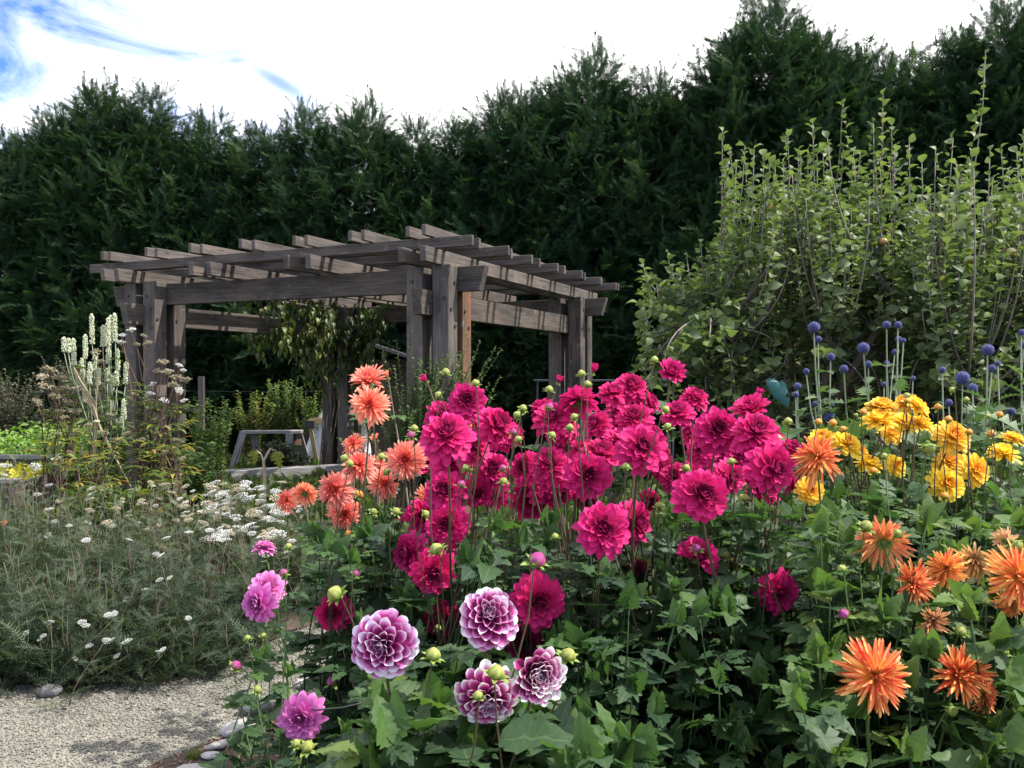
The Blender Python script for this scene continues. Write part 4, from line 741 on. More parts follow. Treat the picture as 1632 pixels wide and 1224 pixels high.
apple('apple_tree', 'apple tree with the tallest single shoot, at the right edge of the picture', 1580, 6.4, [(1573, 87), (1449, 228), (1503, 240), (1524, 220), (1596, 236), (1619, 243), (1470, 260), (1545, 250), (1632, 215), (1660, 225), (1700, 235), (1575, 240)],
      [(1445, 1690, 250, 340, 40), (1440, 1700, 320, 440, 44), (1420, 1700, 420, 580, 54), (1420, 1700, 560, 690, 44), (1690, 1860, 300, 640, 44)], 202, [(1612, 402, 8)])
# ================================================================== LEFT BORDER
ME_YH = {}
for nm, m in (('w', M_YARWHITE), ('c', M_YARBEIGE)):
    me = yarrow_head().mesh('yarrow_flower_head'); me.materials.append(m); ME_YH[nm] = me
def yarrow(label, base, spanx, spany, hgt, n, heads, seed, tint=.45):
    rng = np.random.default_rng(seed); org = np.array([base[0], base[1], 0.0]); root = thing('yarrow_plant', label, 'plant', org, 'feathery yarrow clumps along the path'); fo, st = MB(), MB()
    def stem(e, r=.0024, nl=11, b=None):
        b = b if b is not None else np.array([e[0] * .75 + org[0] * .25 + rng.normal() * .05, e[1] * .8 + org[1] * .2 + rng.normal() * .05, 0]); pts = bez(b, b + (rng.normal() * .04, rng.normal() * .04, e[2] * .45), e - np.array([(e[0] - b[0]) * .3, (e[1] - b[1]) * .3, e[2] * .3]), e, 7); pts = pts + np.outer(np.sin(np.linspace(0, 3.1, 7)), rng.normal(size=3) * .03); st.tube(pts, np.linspace(r * 1.3, r * .5, 7), 3, rng.uniform(.0, 1)); ts = rng.uniform(.03, .98, nl); Pp, D = sample_path(pts, ts); a = rng.uniform(0, 6.28, nl)
        d = np.stack([np.cos(a), np.sin(a), np.zeros(nl)], -1) + D * rng.uniform(.2, 1.1, nl)[:, None]; fo.inst(FEATHER, mats(Pp, d, np.array([0, 0, 1.0]) + rng.normal(size=(nl, 3)) * .4, rng.uniform(.06, .15, nl) * (1.15 - .5 * ts)), np.clip(tint + rng.normal(size=nl) * .18, 0, 1))
    for k in range(n):
        e = org + np.array([rng.normal() * spanx * .5, rng.normal() * spany * .5, 0]); e[2] = hgt * rng.uniform(.35, 1.05); b = None
        if rng.uniform() < .25: lean = rng.uniform(0, 6.28); b = e * (1, 1, 0) + np.array([math.cos(lean), math.sin(lean), 0]) * .15
        stem(e, nl=13, b=b)
    m_ = n * 7; X = org[0] + rng.normal(size=m_) * spanx * .5; Yy = org[1] + rng.normal(size=m_) * spany * .5; Z = hgt * .55 * rng.uniform(.0, 1, m_) ** 1.3; fo.inst(FEATHER, mats(np.stack([X, Yy, Z], -1), rnd_dirs(rng, m_, .0, .9), np.array([0, 0, 1.0]) + rng.normal(size=(m_, 3)) * .5, rng.uniform(.10, .22, m_)), np.clip(tint - .1 + rng.normal(size=m_) * .18, 0, 1))
    for (px, py, w, Y, kd) in heads:
        e = P(px, py, Y); stem(e - np.array([0, 0, .025]), .0022, 7); s = w / F_PX * Y * .5 * rng.uniform(.75, 1.1); q = quat(nrm((rng.normal() * .3, -.15 + rng.normal() * .28, 1)), rng.uniform(0, 6)); link('flower_head', ME_YH[kd], root, e - org, q, (s, s, s * .9))
    st.build('stem', M_YARSTEM, root, org); fo.build('foliage', M_YARLEAF, root, org); return root
rng = np.random.default_rng(61)
def mass(n, x0, x1, y0, y1, w0, w1, Ya, Yb, pc=.25):
    out = []
    for _ in range(n):
        f = rng.uniform(); y = y0 + (y1 - y0) * f; out.append((rng.uniform(x0, x1), y, rng.uniform(w0, w1), Yb + (Ya - Yb) * f, 'c' if rng.uniform() < pc else 'w'))
    return out
H1 = [(x, y, 13, 4.05, 'w') for x, y in ((131, 992), (137, 997), (69, 1013), (64, 1018), (79, 991), (142, 1029), (186, 1045), (205, 1020), (199, 1024), (182, 978), (172, 980), (170, 1021), (178, 1019), (41, 1009), (259, 1035), (254, 1038))]
H2 = [(x, y, 14, 4.45, 'w') for x, y in ((161, 968), (202, 955), (232, 939), (254, 924), (270, 921), (265, 857), (256, 885), (248, 882), (301, 848), (206, 860), (137, 861), (281, 970), (250, 885))]
yarrow('feathery yarrow clump by the gravel with scattered small white heads, nearest the path bend', (-2.15, 4.36), .55, .34, .60, 74, H1[:9], 1, .30)
yarrow('feathery yarrow clump hanging over the grey boulder at the lower left', (-2.75, 4.36), .5, .34, .62, 70, H1[9:], 2, .28)
yarrow('tall thin stemmed yarrow clump at the left edge of the picture', (-3.0, 5.0), .5, .4, 1.0, 96, mass(5, 10, 110, 790, 900, 10, 14, 5.0, 5.3), 3, .45)
yarrow('yarrow clump in the middle of the left border with single white heads', (-2.2, 5.0), .5, .35, .88, 90, H2, 4, .38)
yarrow('dark yarrow clump leaning over the gravel beside the pink dahlias', (-1.66, 4.72), .36, .36, .68, 66, [(334, 845, 18, 4.8, 'w'), (356, 857, 18, 4.8, 'w'), (368, 850, 14, 4.8, 'c')], 5, .24)
yarrow('yarrow clump thick with massed white heads left of the coral dahlias', (-1.95, 6.0), .42, .35, .78, 60, mass(97, 325, 450, 768, 862, 13, 25, 5.5, 6.5, .4), 6, .5)
yarrow('yarrow clump with cream heads in front of the yellow leaved plants', (-2.75, 6.1), .5, .35, .70, 60, mass(46, 130, 330, 768, 846, 7, 18, 5.5, 6.4, .75), 7, .5)
yarrow('grassy green yarrow clump with few heads just behind the coral dahlia stems', (-1.35, 5.7), .32, .4, .68, 70, [(465, 862, 14, 5.4, 'w'), (470, 872, 12, 5.4, 'w'), (491, 930, 9, 5.2, 'w'), (468, 845, 12, 5.5, 'c')] + mass(10, 400, 490, 790, 900, 8, 14, 5.4, 5.9), 8, .62)
yarrow('yarrow clump with a few white heads beside the timber raised bed', (-3.7, 6.2), .4, .4, .85, 56, [(8, 742, 20, 6.3, 'w'), (57, 744, 18, 6.3, 'w'), (7, 757, 12, 6.2, 'w'), (78, 773, 14, 6.2, 'w'), (59, 788, 12, 6.0, 'w'), (90, 731, 18, 6.4, 'w'), (145, 778, 14, 6.0, 'w')], 9, .5)
yarrow('low feathery yarrow fringe spilling over the bend of the gravel edge', (-1.62, 4.40), .30, .22, .36, 40, [(300, 985, 10, 4.2, 'w')], 10, .26)
yarrow('low feathery yarrow fringe along the straight gravel edge', (-2.25, 4.16), .7, .10, .34, 60, [(120, 1050, 10, 4.0, 'w')], 11, .28)
# white spires
def spike(L, r, seed):
    rng = np.random.default_rng(seed); n = int(300 * L / .25); V, F = ico(1); mb = MB(); z = rng.uniform(0, L, n); a = rng.uniform(0, 6.28, n); rr = r * np.minimum(1, (L - z) / L * 7.0 + .3) * rng.uniform(.6, 1.1, n); pos = np.stack([rr * np.cos(a), rr * np.sin(a), z], -1)
    mb.inst((V, [F], np.zeros_like(V)), mats(pos, rnd_dirs(rng, n), rnd_dirs(rng, n), r * rng.uniform(.20, .34, n)), rng.uniform(0, 1, n)); mb.tube([(0, 0, -.02), (0, 0, L * .95)], [r * .35, r * .1], 4, .3); return mb
SP = [(147, 500, 548), (172, 506, 550), (164, 518, 552), (177, 502, 546), (184, 499, 545), (102, 537, 560), (109, 539, 562), (118, 539, 582), (136, 533, 572), (132, 571, 622), (173, 542, 579), (143, 577, 612), (156, 586, 614), (188, 556, 602), (200, 577, 612), (186, 592, 615), (171, 588, 608), (178, 598, 625), (182, 652, 676), (194, 664, 682), (198, 636, 668), (150, 560, 590)]
org = np.array([gx(178, 7.3), 7.3, 0]); root = thing('white_spire_plant', 'tall plant with many creamy white flower spires before the left pergola post', 'plant', org); rng = np.random.default_rng(70); fo = MB(); st = MB()
for k, (px, y0, y1) in enumerate(SP):
    Y = 7.3 + rng.normal() * .12; a, b = P(px, y1, Y), P(px + rng.normal(), y0, Y); L = np.linalg.norm(b - a); m = spike(L, .0175, k); o = m.build('flower_spire', M_SPIRE, root); o.location = tuple(a - org); o.rotation_mode = 'QUATERNION'; o.rotation_quaternion = quat(nrm(b - a))
    bs = org + rng.normal(size=3) * (.10, .10, 0); pts = bez(bs, bs + (0, 0, a[2] * .4), a - (0, 0, .3), a, 8); st.tube(pts, np.linspace(.007, .004, 8), 4, .7); Pp, D = sample_path(pts, rng.uniform(.2, .9, 14)); d = rnd_dirs(rng, 14, -.3, .5); fo.inst(LEAF_LN, mats(Pp, d, rnd_dirs(rng, 14, .3, 1), rng.uniform(.08, .15, 14)), rng.uniform(.05, .5, 14))
st.build('stem', M_THSTEM, root, org); fo.build('foliage', M_ASTER, root, org)
# brown umbels
def umbel_mesh(m, seed):
    rng = np.random.default_rng(seed); mb = MB(); V, F = ico(1)
    for k in range(15):
        a = k * 2.4; r = .8 * math.sqrt((k + .5) / 15); c = np.array([r * math.cos(a), r * math.sin(a), .12 * rng.normal() - .25 * r * r]); mb.tube([(0, 0, -.75), c * .5 + np.array([0, 0, -.25]), c], [.025, .02, .015], 3, .1); n = 11; p = c + rnd_dirs(rng, n, -.2, 1) * .17; mb.inst((V, [F], np.zeros_like(V)), mats(p, rnd_dirs(rng, n), rnd_dirs(rng, n), rng.uniform(.045, .085, n)), rng.uniform(0, 1, n))
    me = mb.mesh('umbel'); me.materials.append(m); return me
ME_UM = {'b': umbel_mesh(M_UMBEL, 1), 'w': umbel_mesh(M_YARBEIGE, 2), 'x': umbel_mesh(M_YARWHITE, 3)}
def umbels(name, label, base, heads, seed, leaves):
    rng = np.random.default_rng(seed); org = np.array([gx(base[0], base[1]), base[1], 0]); root = thing(name, label, 'plant', org, 'tall plants with brown seed heads in the left border'); st, fo = MB(), MB()
    for (px, py, w, kd) in heads:
        Y = base[1] + rng.normal() * .18; e = P(px, py, Y); s = w / F_PX * Y * .55; link('seed_head', ME_UM[kd], root, e - org, quat(nrm((rng.normal() * .25, rng.normal() * .25, 1)), rng.uniform(0, 6)), s); b = org + rng.normal(size=3) * (.13, .13, 0); e2 = e - (0, 0, s * .7); pts = bez(b, b + (rng.normal() * .03, 0, e[2] * .5), e2 - ((e[0] - b[0]) * .4, 0, e[2] * .25), e2, 8); st.tube(pts, np.linspace(.0075, .0035, 8), 5, rng.uniform())
        ts = rng.uniform(*leaves[1:3], leaves[0]); Pp, D = sample_path(pts, ts)
        for p, dd in zip(Pp, D):
            a = rng.uniform(0, 6.28); d0 = np.array([math.cos(a), math.sin(a), .25]); 
            for q in range(6): fo.inst(LEAF_LN, mats([p + d0 * .03 * q], [d0 + np.array([-math.sin(a), math.cos(a), 0]) * (.9 if q % 2 else -.9) * (q < 5) + rng.normal(size=3) * .2 - (0, 0, .2)], [(0, 0, 1)], [rng.uniform(.07, .12)]), [np.clip(leaves[3] + rng.normal() * .24, 0, 1)])
    st.build('stem', M_BSTEM, root, org); fo.build('foliage', M_ASTER, root, org); return root
rng = np.random.default_rng(77)
umbels('seed_head_plant', 'dusty brown seed head plant left of the white flower spires', (100, 7.5), [(82, 588, 24, 'b'), (68, 600, 22, 'w'), (95, 600, 22, 'b'), (72, 614, 24, 'b'), (100, 618, 22, 'b'), (88, 630, 22, 'b'), (110, 640, 24, 'b'), (124, 618, 22, 'b'), (118, 655, 22, 'b'), (140, 640, 20, 'b'), (95, 655, 20, 'b'), (60, 640, 20, 'b'), (152, 560, 18, 'b'), (130, 600, 18, 'b'), (162, 575, 16, 'b')], 1, (4, .4, .8, .45))
umbels('seed_head_plant', 'seed head plant with white topped umbels in front of the left pergola post', (232, 7.2), [(210, 525, 16, 'x'), (195, 534, 13, 'x'), (193, 545, 14, 'x'), (229, 534, 11, 'b'), (235, 546, 17, 'b'), (218, 548, 12, 'b'), (260, 576, 20, 'b'), (268, 592, 20, 'w'), (286, 582, 14, 'x'), (292, 590, 12, 'x'), (280, 600, 22, 'b'), (296, 604, 20, 'b'), (243, 612, 14, 'x'), (240, 627, 16, 'x'), (262, 638, 16, 'x'), (286, 622, 16, 'x'), (293, 638, 13, 'x'), (252, 590, 16, 'b'), (276, 612, 20, 'b'), (230, 640, 14, 'b'), (256, 655, 16, 'b'), (215, 628, 14, 'b')], 2, (4, .35, .75, .4))
umbels('yellow_leaved_plant', 'plant with brown stems and yellowing leaves below the white flower spires', (165, 6.7), [(120, 690, 14, 'b'), (102, 664, 14, 'b'), (140, 676, 14, 'b'), (168, 688, 14, 'b'), (185, 700, 14, 'b'), (92, 690, 12, 'b'), (150, 705, 12, 'b'), (200, 690, 14, 'b'), (112, 720, 12, 'b'), (176, 660, 14, 'b')], 3, (6, .3, .95, .60))
umbels('yellow_leaved_plant', 'plant with brown stems and yellowing leaves left of the low white flowers', (255, 6.8), [(225, 700, 14, 'b'), (248, 690, 14, 'b'), (268, 680, 14, 'b'), (280, 700, 14, 'b'), (262, 720, 14, 'b'), (236, 720, 14, 'b'), (290, 730, 12, 'b'), (215, 735, 12, 'b')], 4, (5, .3, .95, .52))
rng = np.random.default_rng(78)
shrub('leafy_border_plant', 'deep green lance leaved plant under the yellowing stems', 'plant', (gx(150, 6.2), 6.2, 0), ends(rng, 34, 95, 300, 6.0, 6.6, .35, .70), LEAF_LN, M_ASTER, M_BSTEM, .15, .22, 79, 22, t0=.2, lift=.7)
t = thing('straw_canes', 'pale dry canes tied together in front of the left pergola post', 'canes', (gx(158, 6.9), 6.9, 0)); o_ = np.array([gx(158, 6.9), 6.9, 0])
for pts in (((116, 588), (140, 640), (158, 676), (215, 790)), ((118, 586), (150, 650), (162, 690), (222, 800)), ((124, 600), (150, 640), (156, 672), (147, 765)), ((157, 598), (153, 640), (152, 690), (146, 775))):
    mb = MB(); mb.tube([P(x, y, 6.9 + .03 * k) for k, (x, y) in enumerate(pts)], [.006, .007, .007, .005], 5, .6); mb.build('cane', M_CANE, t, o_)
mb = MB(); V, F = ico(2); mb.add(V * (.028, .025, .014) + P(154, 672, 6.88), F, (0, 0, .9)); mb.build('tie', M_CANE, t, o_)
# the bare stem with two yellow leaves
o_ = np.array([gx(421, 8.6), 8.6, 0]); t = thing('yellow_leaf_stem', 'single thick stem with two drooping yellow leaves before the dark rounded shrub', 'plant', o_); mb = MB(); mb.tube([o_, P(422, 760, 8.6), P(420, 735, 8.6), P(428, 720, 8.6), P(432, 714, 8.6)], [.02, .016, .015, .014, .008], 6, .9); mb.tube([P(420, 735, 8.6), P(416, 724, 8.6), P(409, 718, 8.6)], [.012, .009, .004], 5, .9); mb.tube([P(430, 716, 8.6), P(440, 718, 8.6)], [.005, .003], 4, .9); mb.build('stem', M_CANE, t, o_)
for (a, b, w) in (((408, 717), (405, 738), .11), ((407, 719), (396, 726), .09), ((440, 719), (446, 744), .13), ((440, 720), (433, 734), .09), ((442, 720), (452, 727), .1)):
    mb = MB(); p, q = P(*a, 8.6), P(*b, 8.6); mb.inst(LEAF_LOBE, mats([p], [q - p], [(.2, -1, .3)], [[np.linalg.norm(q - p) * 1.2] * 3]), [.7]); mb.build('leaf', M_ASTER, t, o_)
o_ = P(6, 834, 5.4); t = thing('orange_poppy', 'small orange poppy at the left edge among the yarrow stems', 'flower', o_ * (1, 1, 0)); f = flower_meshes('flame', 'open'); link('flower', f[0], t, (0, 0, o_[2]), quat((.2, -.6, 1)), .022); mb = MB(); mb.tube([(0, 0, 0), (.02, 0, o_[2] * .5), (0, 0, o_[2])], .002, 3, .4); mb.build('stem', M_YARSTEM, t)

# ================================================================== GLOBE THISTLES
def ball_mesh():
    rng = np.random.default_rng(9); V, F = ico(2); mb = MB(); mb.add(V * .72, F, (0, 0, .15)); n = 420; i = np.arange(n); z = 1 - 2 * (i + .5) / n; a = i * 2.39996; r = np.sqrt(1 - z * z); d = np.stack([r * np.cos(a), r * np.sin(a), z], -1) + rng.normal(size=(n, 3)) * .07
    sp = (np.array([(-1, 0, 0), (.5, 0, .87), (.5, 0, -.87), (0, 1, 0)], float) * (.055, .42, .055), [np.array([(0, 1, 3), (1, 2, 3), (2, 0, 3)])], np.array([(0, 0, 0)] * 3 + [(0, 1, .5)], float)); mb.inst(sp, mats(d * .6, d, rnd_dirs(rng, n), rng.uniform(.85, 1.1, n)), rng.uniform(.1, .6, n), 1.0); me = mb.mesh('thistle_head'); me.materials.append(M_THBALL); return me
ME_TH = ball_mesh()
def thistle(label, base, heads, seed):
    rng = np.random.default_rng(seed); org = np.array([gx(*base), base[1], 0]); root = thing('globe_thistle', label, 'plant', org, 'blue globe thistles before the apple trees'); st, fo = MB(), MB()
    for (px, py, r) in heads:
        Y = base[1] + rng.normal() * .15 + (.45 if r < 7 else 0); e = P(px, py, Y); s = r / F_PX * Y; link('flower_head', ME_TH, root, e - org, quat(nrm(rng.normal(size=3))), s); b = org + rng.normal(size=3) * (.10, .10, 0) + np.array([(e[0] - org[0]) * .35, 0, 0]); pts = bez(b, b + (0, 0, e[2] * .4), e - ((e[0] - b[0]) * .12, 0, e[2] * .3), e - (0, 0, s * .6), 8); st.tube(pts, np.linspace(.007, .0035, 8), 5, rng.uniform())
        n = 13; Pp, D = sample_path(pts, rng.uniform(.35, .90, n)); a = rng.uniform(0, 6.28, n); d = np.stack([np.cos(a), np.sin(a), rng.uniform(-.1, .8, n)], -1); fo.inst(LEAF_LOBE, mats(Pp, d, np.array([0, 0, 1.0]) + rng.normal(size=(n, 3)) * .3, rng.uniform(.06, .15, n)), rng.uniform(.2, 1, n))
    n = 90; pos = org + rng.normal(size=(n, 3)) * (.28, .15, 0) + np.stack([np.zeros(n), np.zeros(n), rng.uniform(.1, 1.25, n)], -1); fo.inst(LEAF_LOBE, mats(pos, rnd_dirs(rng, n, -.3, .7), np.array([0, 0, 1.0]) + rng.normal(size=(n, 3)) * .4, rng.uniform(.12, .28, n)), rng.uniform(0, .8, n)); st.build('stem', M_THSTEM, root, org); fo.build('foliage', M_THLEAF, root, org)
thistle('globe thistle with a tall pair of blue balls above the flame dahlia', (1318, 4.3), [(1297, 522, 10), (1304, 541, 6), (1324, 569, 7), (1285, 592, 5.5), (1345, 588, 7), (1322, 665, 9), (1325, 644, 5), (1271, 616, 6.5), (1268, 629, 5.5), (1264, 717, 5), (1299, 644, 5)], 1)
thistle('globe thistle with small dusky balls behind the yellow dahlias', (1398, 4.5), [(1376, 555, 10), (1384, 581, 6.5), (1413, 518, 7), (1431, 518, 6.5), (1432, 541, 5.5), (1440, 543, 4), (1426, 561, 5), (1413, 579, 5), (1409, 613, 5), (1455, 603, 4.5)], 2)
thistle('globe thistle with the largest blue ball, at the right among the yellow dahlias', (1545, 4.2), [(1534, 603, 12), (1550, 619, 8.5), (1574, 558, 10), (1581, 587, 6.5), (1512, 642, 6.5), (1502, 590, 6), (1558, 681, 6), (1549, 661, 5), (1590, 579, 4.5)], 3)
thistle('globe thistle with dusky balls at the right edge of the picture', (1618, 4.5), [(1612, 656, 7), (1628, 530, 6), (1631, 550, 6), (1640, 600, 7)], 4)

RX = np.random.default_rng(123)
def more(n, x0, x1, y0, y1):
    return [(RX.uniform(x0, x1), RX.uniform(y0, y1), RX.uniform(46, 60), RX.normal() * .4, -RX.uniform(.2, .9), RX.uniform(.1, .9), RX.uniform(.2, .34), 'open' if RX.uniform() < .25 else 2) for _ in range(n)]
# ================================================================== DAHLIAS
def dy(d, near=2.18, k=.017): return near + (92 - d) * k
def fl(rows, near=2.18, k=.017):
    out = []
    for i, r in enumerate(rows):
        px, py, d, fx, fy, fz = r[:6]; o = list(r[6:]); dY = 0; var = i % 3
        for q in list(o):
            if isinstance(q, float): dY = q; o.remove(q)
        if o: var = o[0]; o = o[1:]
        out.append((px, py, d, dy(d, near, k) + dY, fx, fy, fz, var, *o))
    return out
def bd(rows, Y, size=16): return [(r[0], r[1], r[2] if len(r) > 2 else size, Y + (.13 * math.sin(r[0])), *r[3:]) for r in rows]
dahlia('magenta_dahlia', 'magenta dahlia plant nearest the coral dahlias, left of the magenta mass', 'magenta', (745, 2.62), fl([
    (745, 638, 60, 0, -1, .25), (712, 694, 92, .1, -1, .95), (752, 712, 68, .5, -.6, .9, .12), (791, 677, 66, .75, -.7, .5), (820, 690, 42, .8, .1, .6, .1), (715, 742, 64, 0, -.8, .9, .1), (785, 747, 58, .1, -1, .4, .1), (708, 782, 68, -.1, -1, .35), (760, 785, 52, .25, -1, -.15),
    (712, 835, 70, -.1, -1, .1), (652, 880, 68, -.8, -.75, .15), (690, 912, 74, .15, -1, -.1), (706, 988, 62, .5, -1, -.2), (730, 838, 50, .7, -.4, .2, .2), (680, 608, 26, -.5, -.5, .7, 'tip'), (643, 833, 22, -.3, -.3, .8, 'tip'), (671, 720, 40, -.8, -.3, .5, .2)] + more(7, 680, 810, 660, 800) + more(2, 640, 720, 820, 900)),
    bd([(758, 612), (710, 594), (700, 631), (818, 690, 16, 'red'), (827, 702), (833, 652), (743, 747), (735, 773, 16, 'red'), (696, 877, 26), (698, 1003), (631, 816), (677, 820), (825, 662), (802, 747, 15, 'red'), (802, 768)], 2.45),
    [(670, 830, 720, 830, 2.7, 3.2, 22), (640, 850, 800, 1000, 2.1, 2.9, 34), (580, 860, 960, 1180, 2.0, 2.8, 34)], leaf=.17, tint=.48, seed=3)
dahlia('magenta_dahlia', 'magenta dahlia plant in the middle of the picture with many raised blooms', 'magenta', (940, 2.5), fl([
    (837, 745, 54, -.6, -1, .3), (877, 740, 68, 0, -.9, .75), (937, 757, 80, 0, -1, .2), (957, 724, 70, .1, -.6, 1, .1), (880, 668, 66, -.1, -.8, .8), (920, 640, 66, -.1, .5, .85), (866, 652, 48, -.3, .2, .8, .1), (950, 676, 50, -.7, -.5, .6), (890, 786, 56, .2, -.8, -.4, .15), (976, 627, 48, .1, -.5, .8), (1005, 616, 52, .2, -.8, .6, .1), (1034, 641, 46, .8, -.5, .4),
    (1010, 667, 60, -.3, -.7, .8), (990, 702, 60, .2, -.6, .8, .1), (1022, 714, 82, .15, -1, .6), (1055, 742, 42, .5, -.6, .3), (962, 843, 94, .05, -1, .45), (1010, 832, 76, .75, -.8, .25, .15), (858, 958, 88, .1, -1, .0), (835, 1028, 70, -.1, -1, .3, .1), (1020, 910, 50, .2, -.6, -.5, 0, 'wilted', 'wilted maroon drooping flower'), (890, 610, 26, .3, -.5, .8, 'tip'), (945, 594, 26, .2, -.5, .9, 'tip'), (898, 854, 24, .4, -.4, .6, 'tip'), (930, 716, 50, -.2, .3, .8, .2), (985, 655, 46, 0, -.4, .9, .2), (895, 700, 46, -.2, -.3, .7, .25), (935, 790, 50, .1, -.6, -.5, .2), (1035, 798, 38, .3, -1, 0, .2)] + more(11, 840, 1060, 650, 800)),
    bd([(875, 650, 17, 'red'), (875, 622), (927, 597), (908, 683), (879, 695), (916, 666), (1043, 575), (997, 745), (1050, 807), (885, 857), (893, 904), (908, 935, 22), (898, 926), (835, 865), (910, 1045, 30), (1060, 654), (936, 614)], 2.4),
    [(830, 1080, 720, 830, 2.7, 3.2, 30), (840, 1080, 800, 960, 2.2, 3.0, 40), (800, 1120, 920, 1120, 2.0, 2.8, 44), (820, 1150, 1090, 1230, 1.9, 2.7, 30)], leaf=.17, tint=.42, seed=4)
dahlia('magenta_dahlia', 'magenta dahlia plant right of the middle, reaching to the flame dahlia', 'magenta', (1150, 2.55), fl([
    (1080, 658, 56, -.2, -.5, .9), (1108, 634, 50, .2, -.5, .9), (1069, 595, 32, .2, -.8, .6, 'open'), (1143, 685, 74, 0, -1, .3), (1205, 690, 78, .1, -.8, .8), (1197, 655, 40, -.3, -.4, .7, 'open'), (1207, 630, 26, .3, -.3, .7, 'tip'), (1118, 716, 52, -.2, -.5, .4, .15), (1230, 746, 84, .45, -1, .2), (1262, 770, 40, .6, -.3, -.1, .1), (1118, 788, 90, .05, -1, .3), (1163, 760, 64, .3, -.4, .1, .15), (1075, 760, 52, -.3, -.7, .5, .1), (1180, 722, 50, .1, -.5, .1, .2), (1205, 786, 38, -.2, -.6, .4, .1), (1112, 890, 76, .2, -.9, .35, 'half', 'magenta'), (1242, 944, 70, .2, -1, .05, -.15), (1150, 735, 50, 0, -.5, .6, .25), (1100, 690, 40, -.5, -.3, .5, .2)] + more(8, 1075, 1260, 670, 800)),
    bd([(1064, 681), (1256, 673), (1093, 747), (1166, 737), (1050, 808), (1187, 795), (1158, 887), (1110, 875, 18, 'red'), (1183, 795), (1256, 1040), (1240, 700), (1225, 770)], 2.42),
    [(1060, 1280, 720, 830, 2.7, 3.2, 28), (1060, 1270, 810, 980, 2.2, 3.0, 40), (1100, 1300, 960, 1120, 2.0, 2.8, 34), (1120, 1300, 1080, 1230, 1.9, 2.6, 18)], leaf=.17, tint=.46, seed=5)
dahlia('magenta_dahlia', 'small magenta dahlia plant with one bloom beside the gravel path, behind the white edged dahlia', 'magenta', (560, 2.3), fl([(532, 976, 62, -.1, -1, .1)]), bd([(530, 1088, 22, 'red'), (566, 915, 14, 'red')], 2.2) + [(536, 948, 32, 2.02, 'green', -.6, -.4, .5)], [(590, 670, 1010, 1120, 2.1, 2.8, 14), (585, 660, 1100, 1200, 2.0, 2.6, 12)], leaf=.16, tint=.36, seed=6)
dahlia('coral_dahlia', 'coral pink spiky dahlia plant between the path and the magenta dahlias', 'coral', (590, 2.9), fl([
    (590, 645, 70, .1, -.8, .3, .08), (588, 610, 42, -.1, -.6, .9, 'open'), (564, 707, 42, -.4, -.6, .8), (572, 742, 58, -.1, -.5, .8), (646, 733, 68, 0, -1, .15), (533, 780, 64, -.1, -1, .3), (549, 818, 56, .3, -.9, -.1), (487, 786, 46, .1, .9, .5), (457, 797, 42, -.5, -.8, .3), (612, 770, 54, .3, -.7, .3, .15), (682, 792, 46, .3, -1, .1, .2), (618, 602, 22, -.3, -.4, .8, 'tip'), (600, 702, 26, -.2, -.6, .7, 'tip'), (751, 668, 36, .2, -.6, .3, .3), (600, 742, 44, .3, -.3, .6, .2)], 2.35, .02),
    bd([(660, 684), (550, 731), (557, 740), (608, 729), (617, 753), (572, 789, 16, 'orange'), (655, 695, 17, 'red'), (632, 816, 16, 'red'), (595, 816, 14), (556, 851, 14, 'orange')], 2.75), [(500, 690, 800, 900, 2.5, 3.3, 30), (520, 700, 860, 1000, 2.4, 3.2, 30)], leaf=.17, tint=.42, seed=7)
dahlia('pink_dahlia', 'lilac pink dahlia plant at the gravel edge, leftmost of the dahlias', 'pink', (470, 2.15), fl([(480, 1144, 82, .0, -1, .1), (412, 962, 64, -.5, -.9, .1), (425, 938, 60, .2, -.7, .6, .06), (422, 873, 40, .1, .1, 1, .1)], 2.05, .008),
    [(375, 1062, 20, 2.15, 'red'), (452, 914, 16, 2.2, 'red'), (460, 872, 14, 2.3, 'green'), (395, 1018, 13, 2.2, 'green'), (420, 1014, 12, 2.2), (410, 1100, 15, 2.1), (490, 1192, 26, 1.95), (472, 1186, 18, 1.95)], [(470, 560, 1130, 1250, 1.95, 2.4, 9), (400, 470, 1050, 1100, 2.1, 2.4, 3)], stem='green', leaf=.11, tint=.52, seed=8, stem_r=.003)
dahlia('white_edged_dahlia', 'purple dahlia with white edged petals, largest and nearest blooms at the bottom', 'bicolour', (700, 1.75), [(610, 1028, 112, 1.62, -.15, -1, .12, 0), (779, 982, 106, 1.72, .05, -1, .75, 1), (778, 1112, 112, 1.66, .1, -.9, -.35, 2), (852, 1072, 66, 1.62, .35, -1, .05, 'open')],
    [(690, 1046, 30, 1.60, 'green', .1, -.1, 1), (790, 1075, 34, 1.52, 'green', .2, -.2, 1), (762, 1110, 20, 1.5, 'green', -.2, -.2, 1), (855, 895, 34, 1.75, 'red', .4, -.2, .8), (905, 1046, 30, 1.70, 'green', .3, -.3, .8)],
    [(560, 700, 1130, 1250, 1.5, 1.8, 9), (700, 900, 1150, 1260, 1.5, 1.85, 11), (600, 840, 1100, 1200, 1.75, 2.0, 9), (890, 1020, 1170, 1260, 1.45, 1.7, 8)], leaf=.20, tint=.50, seed=9)
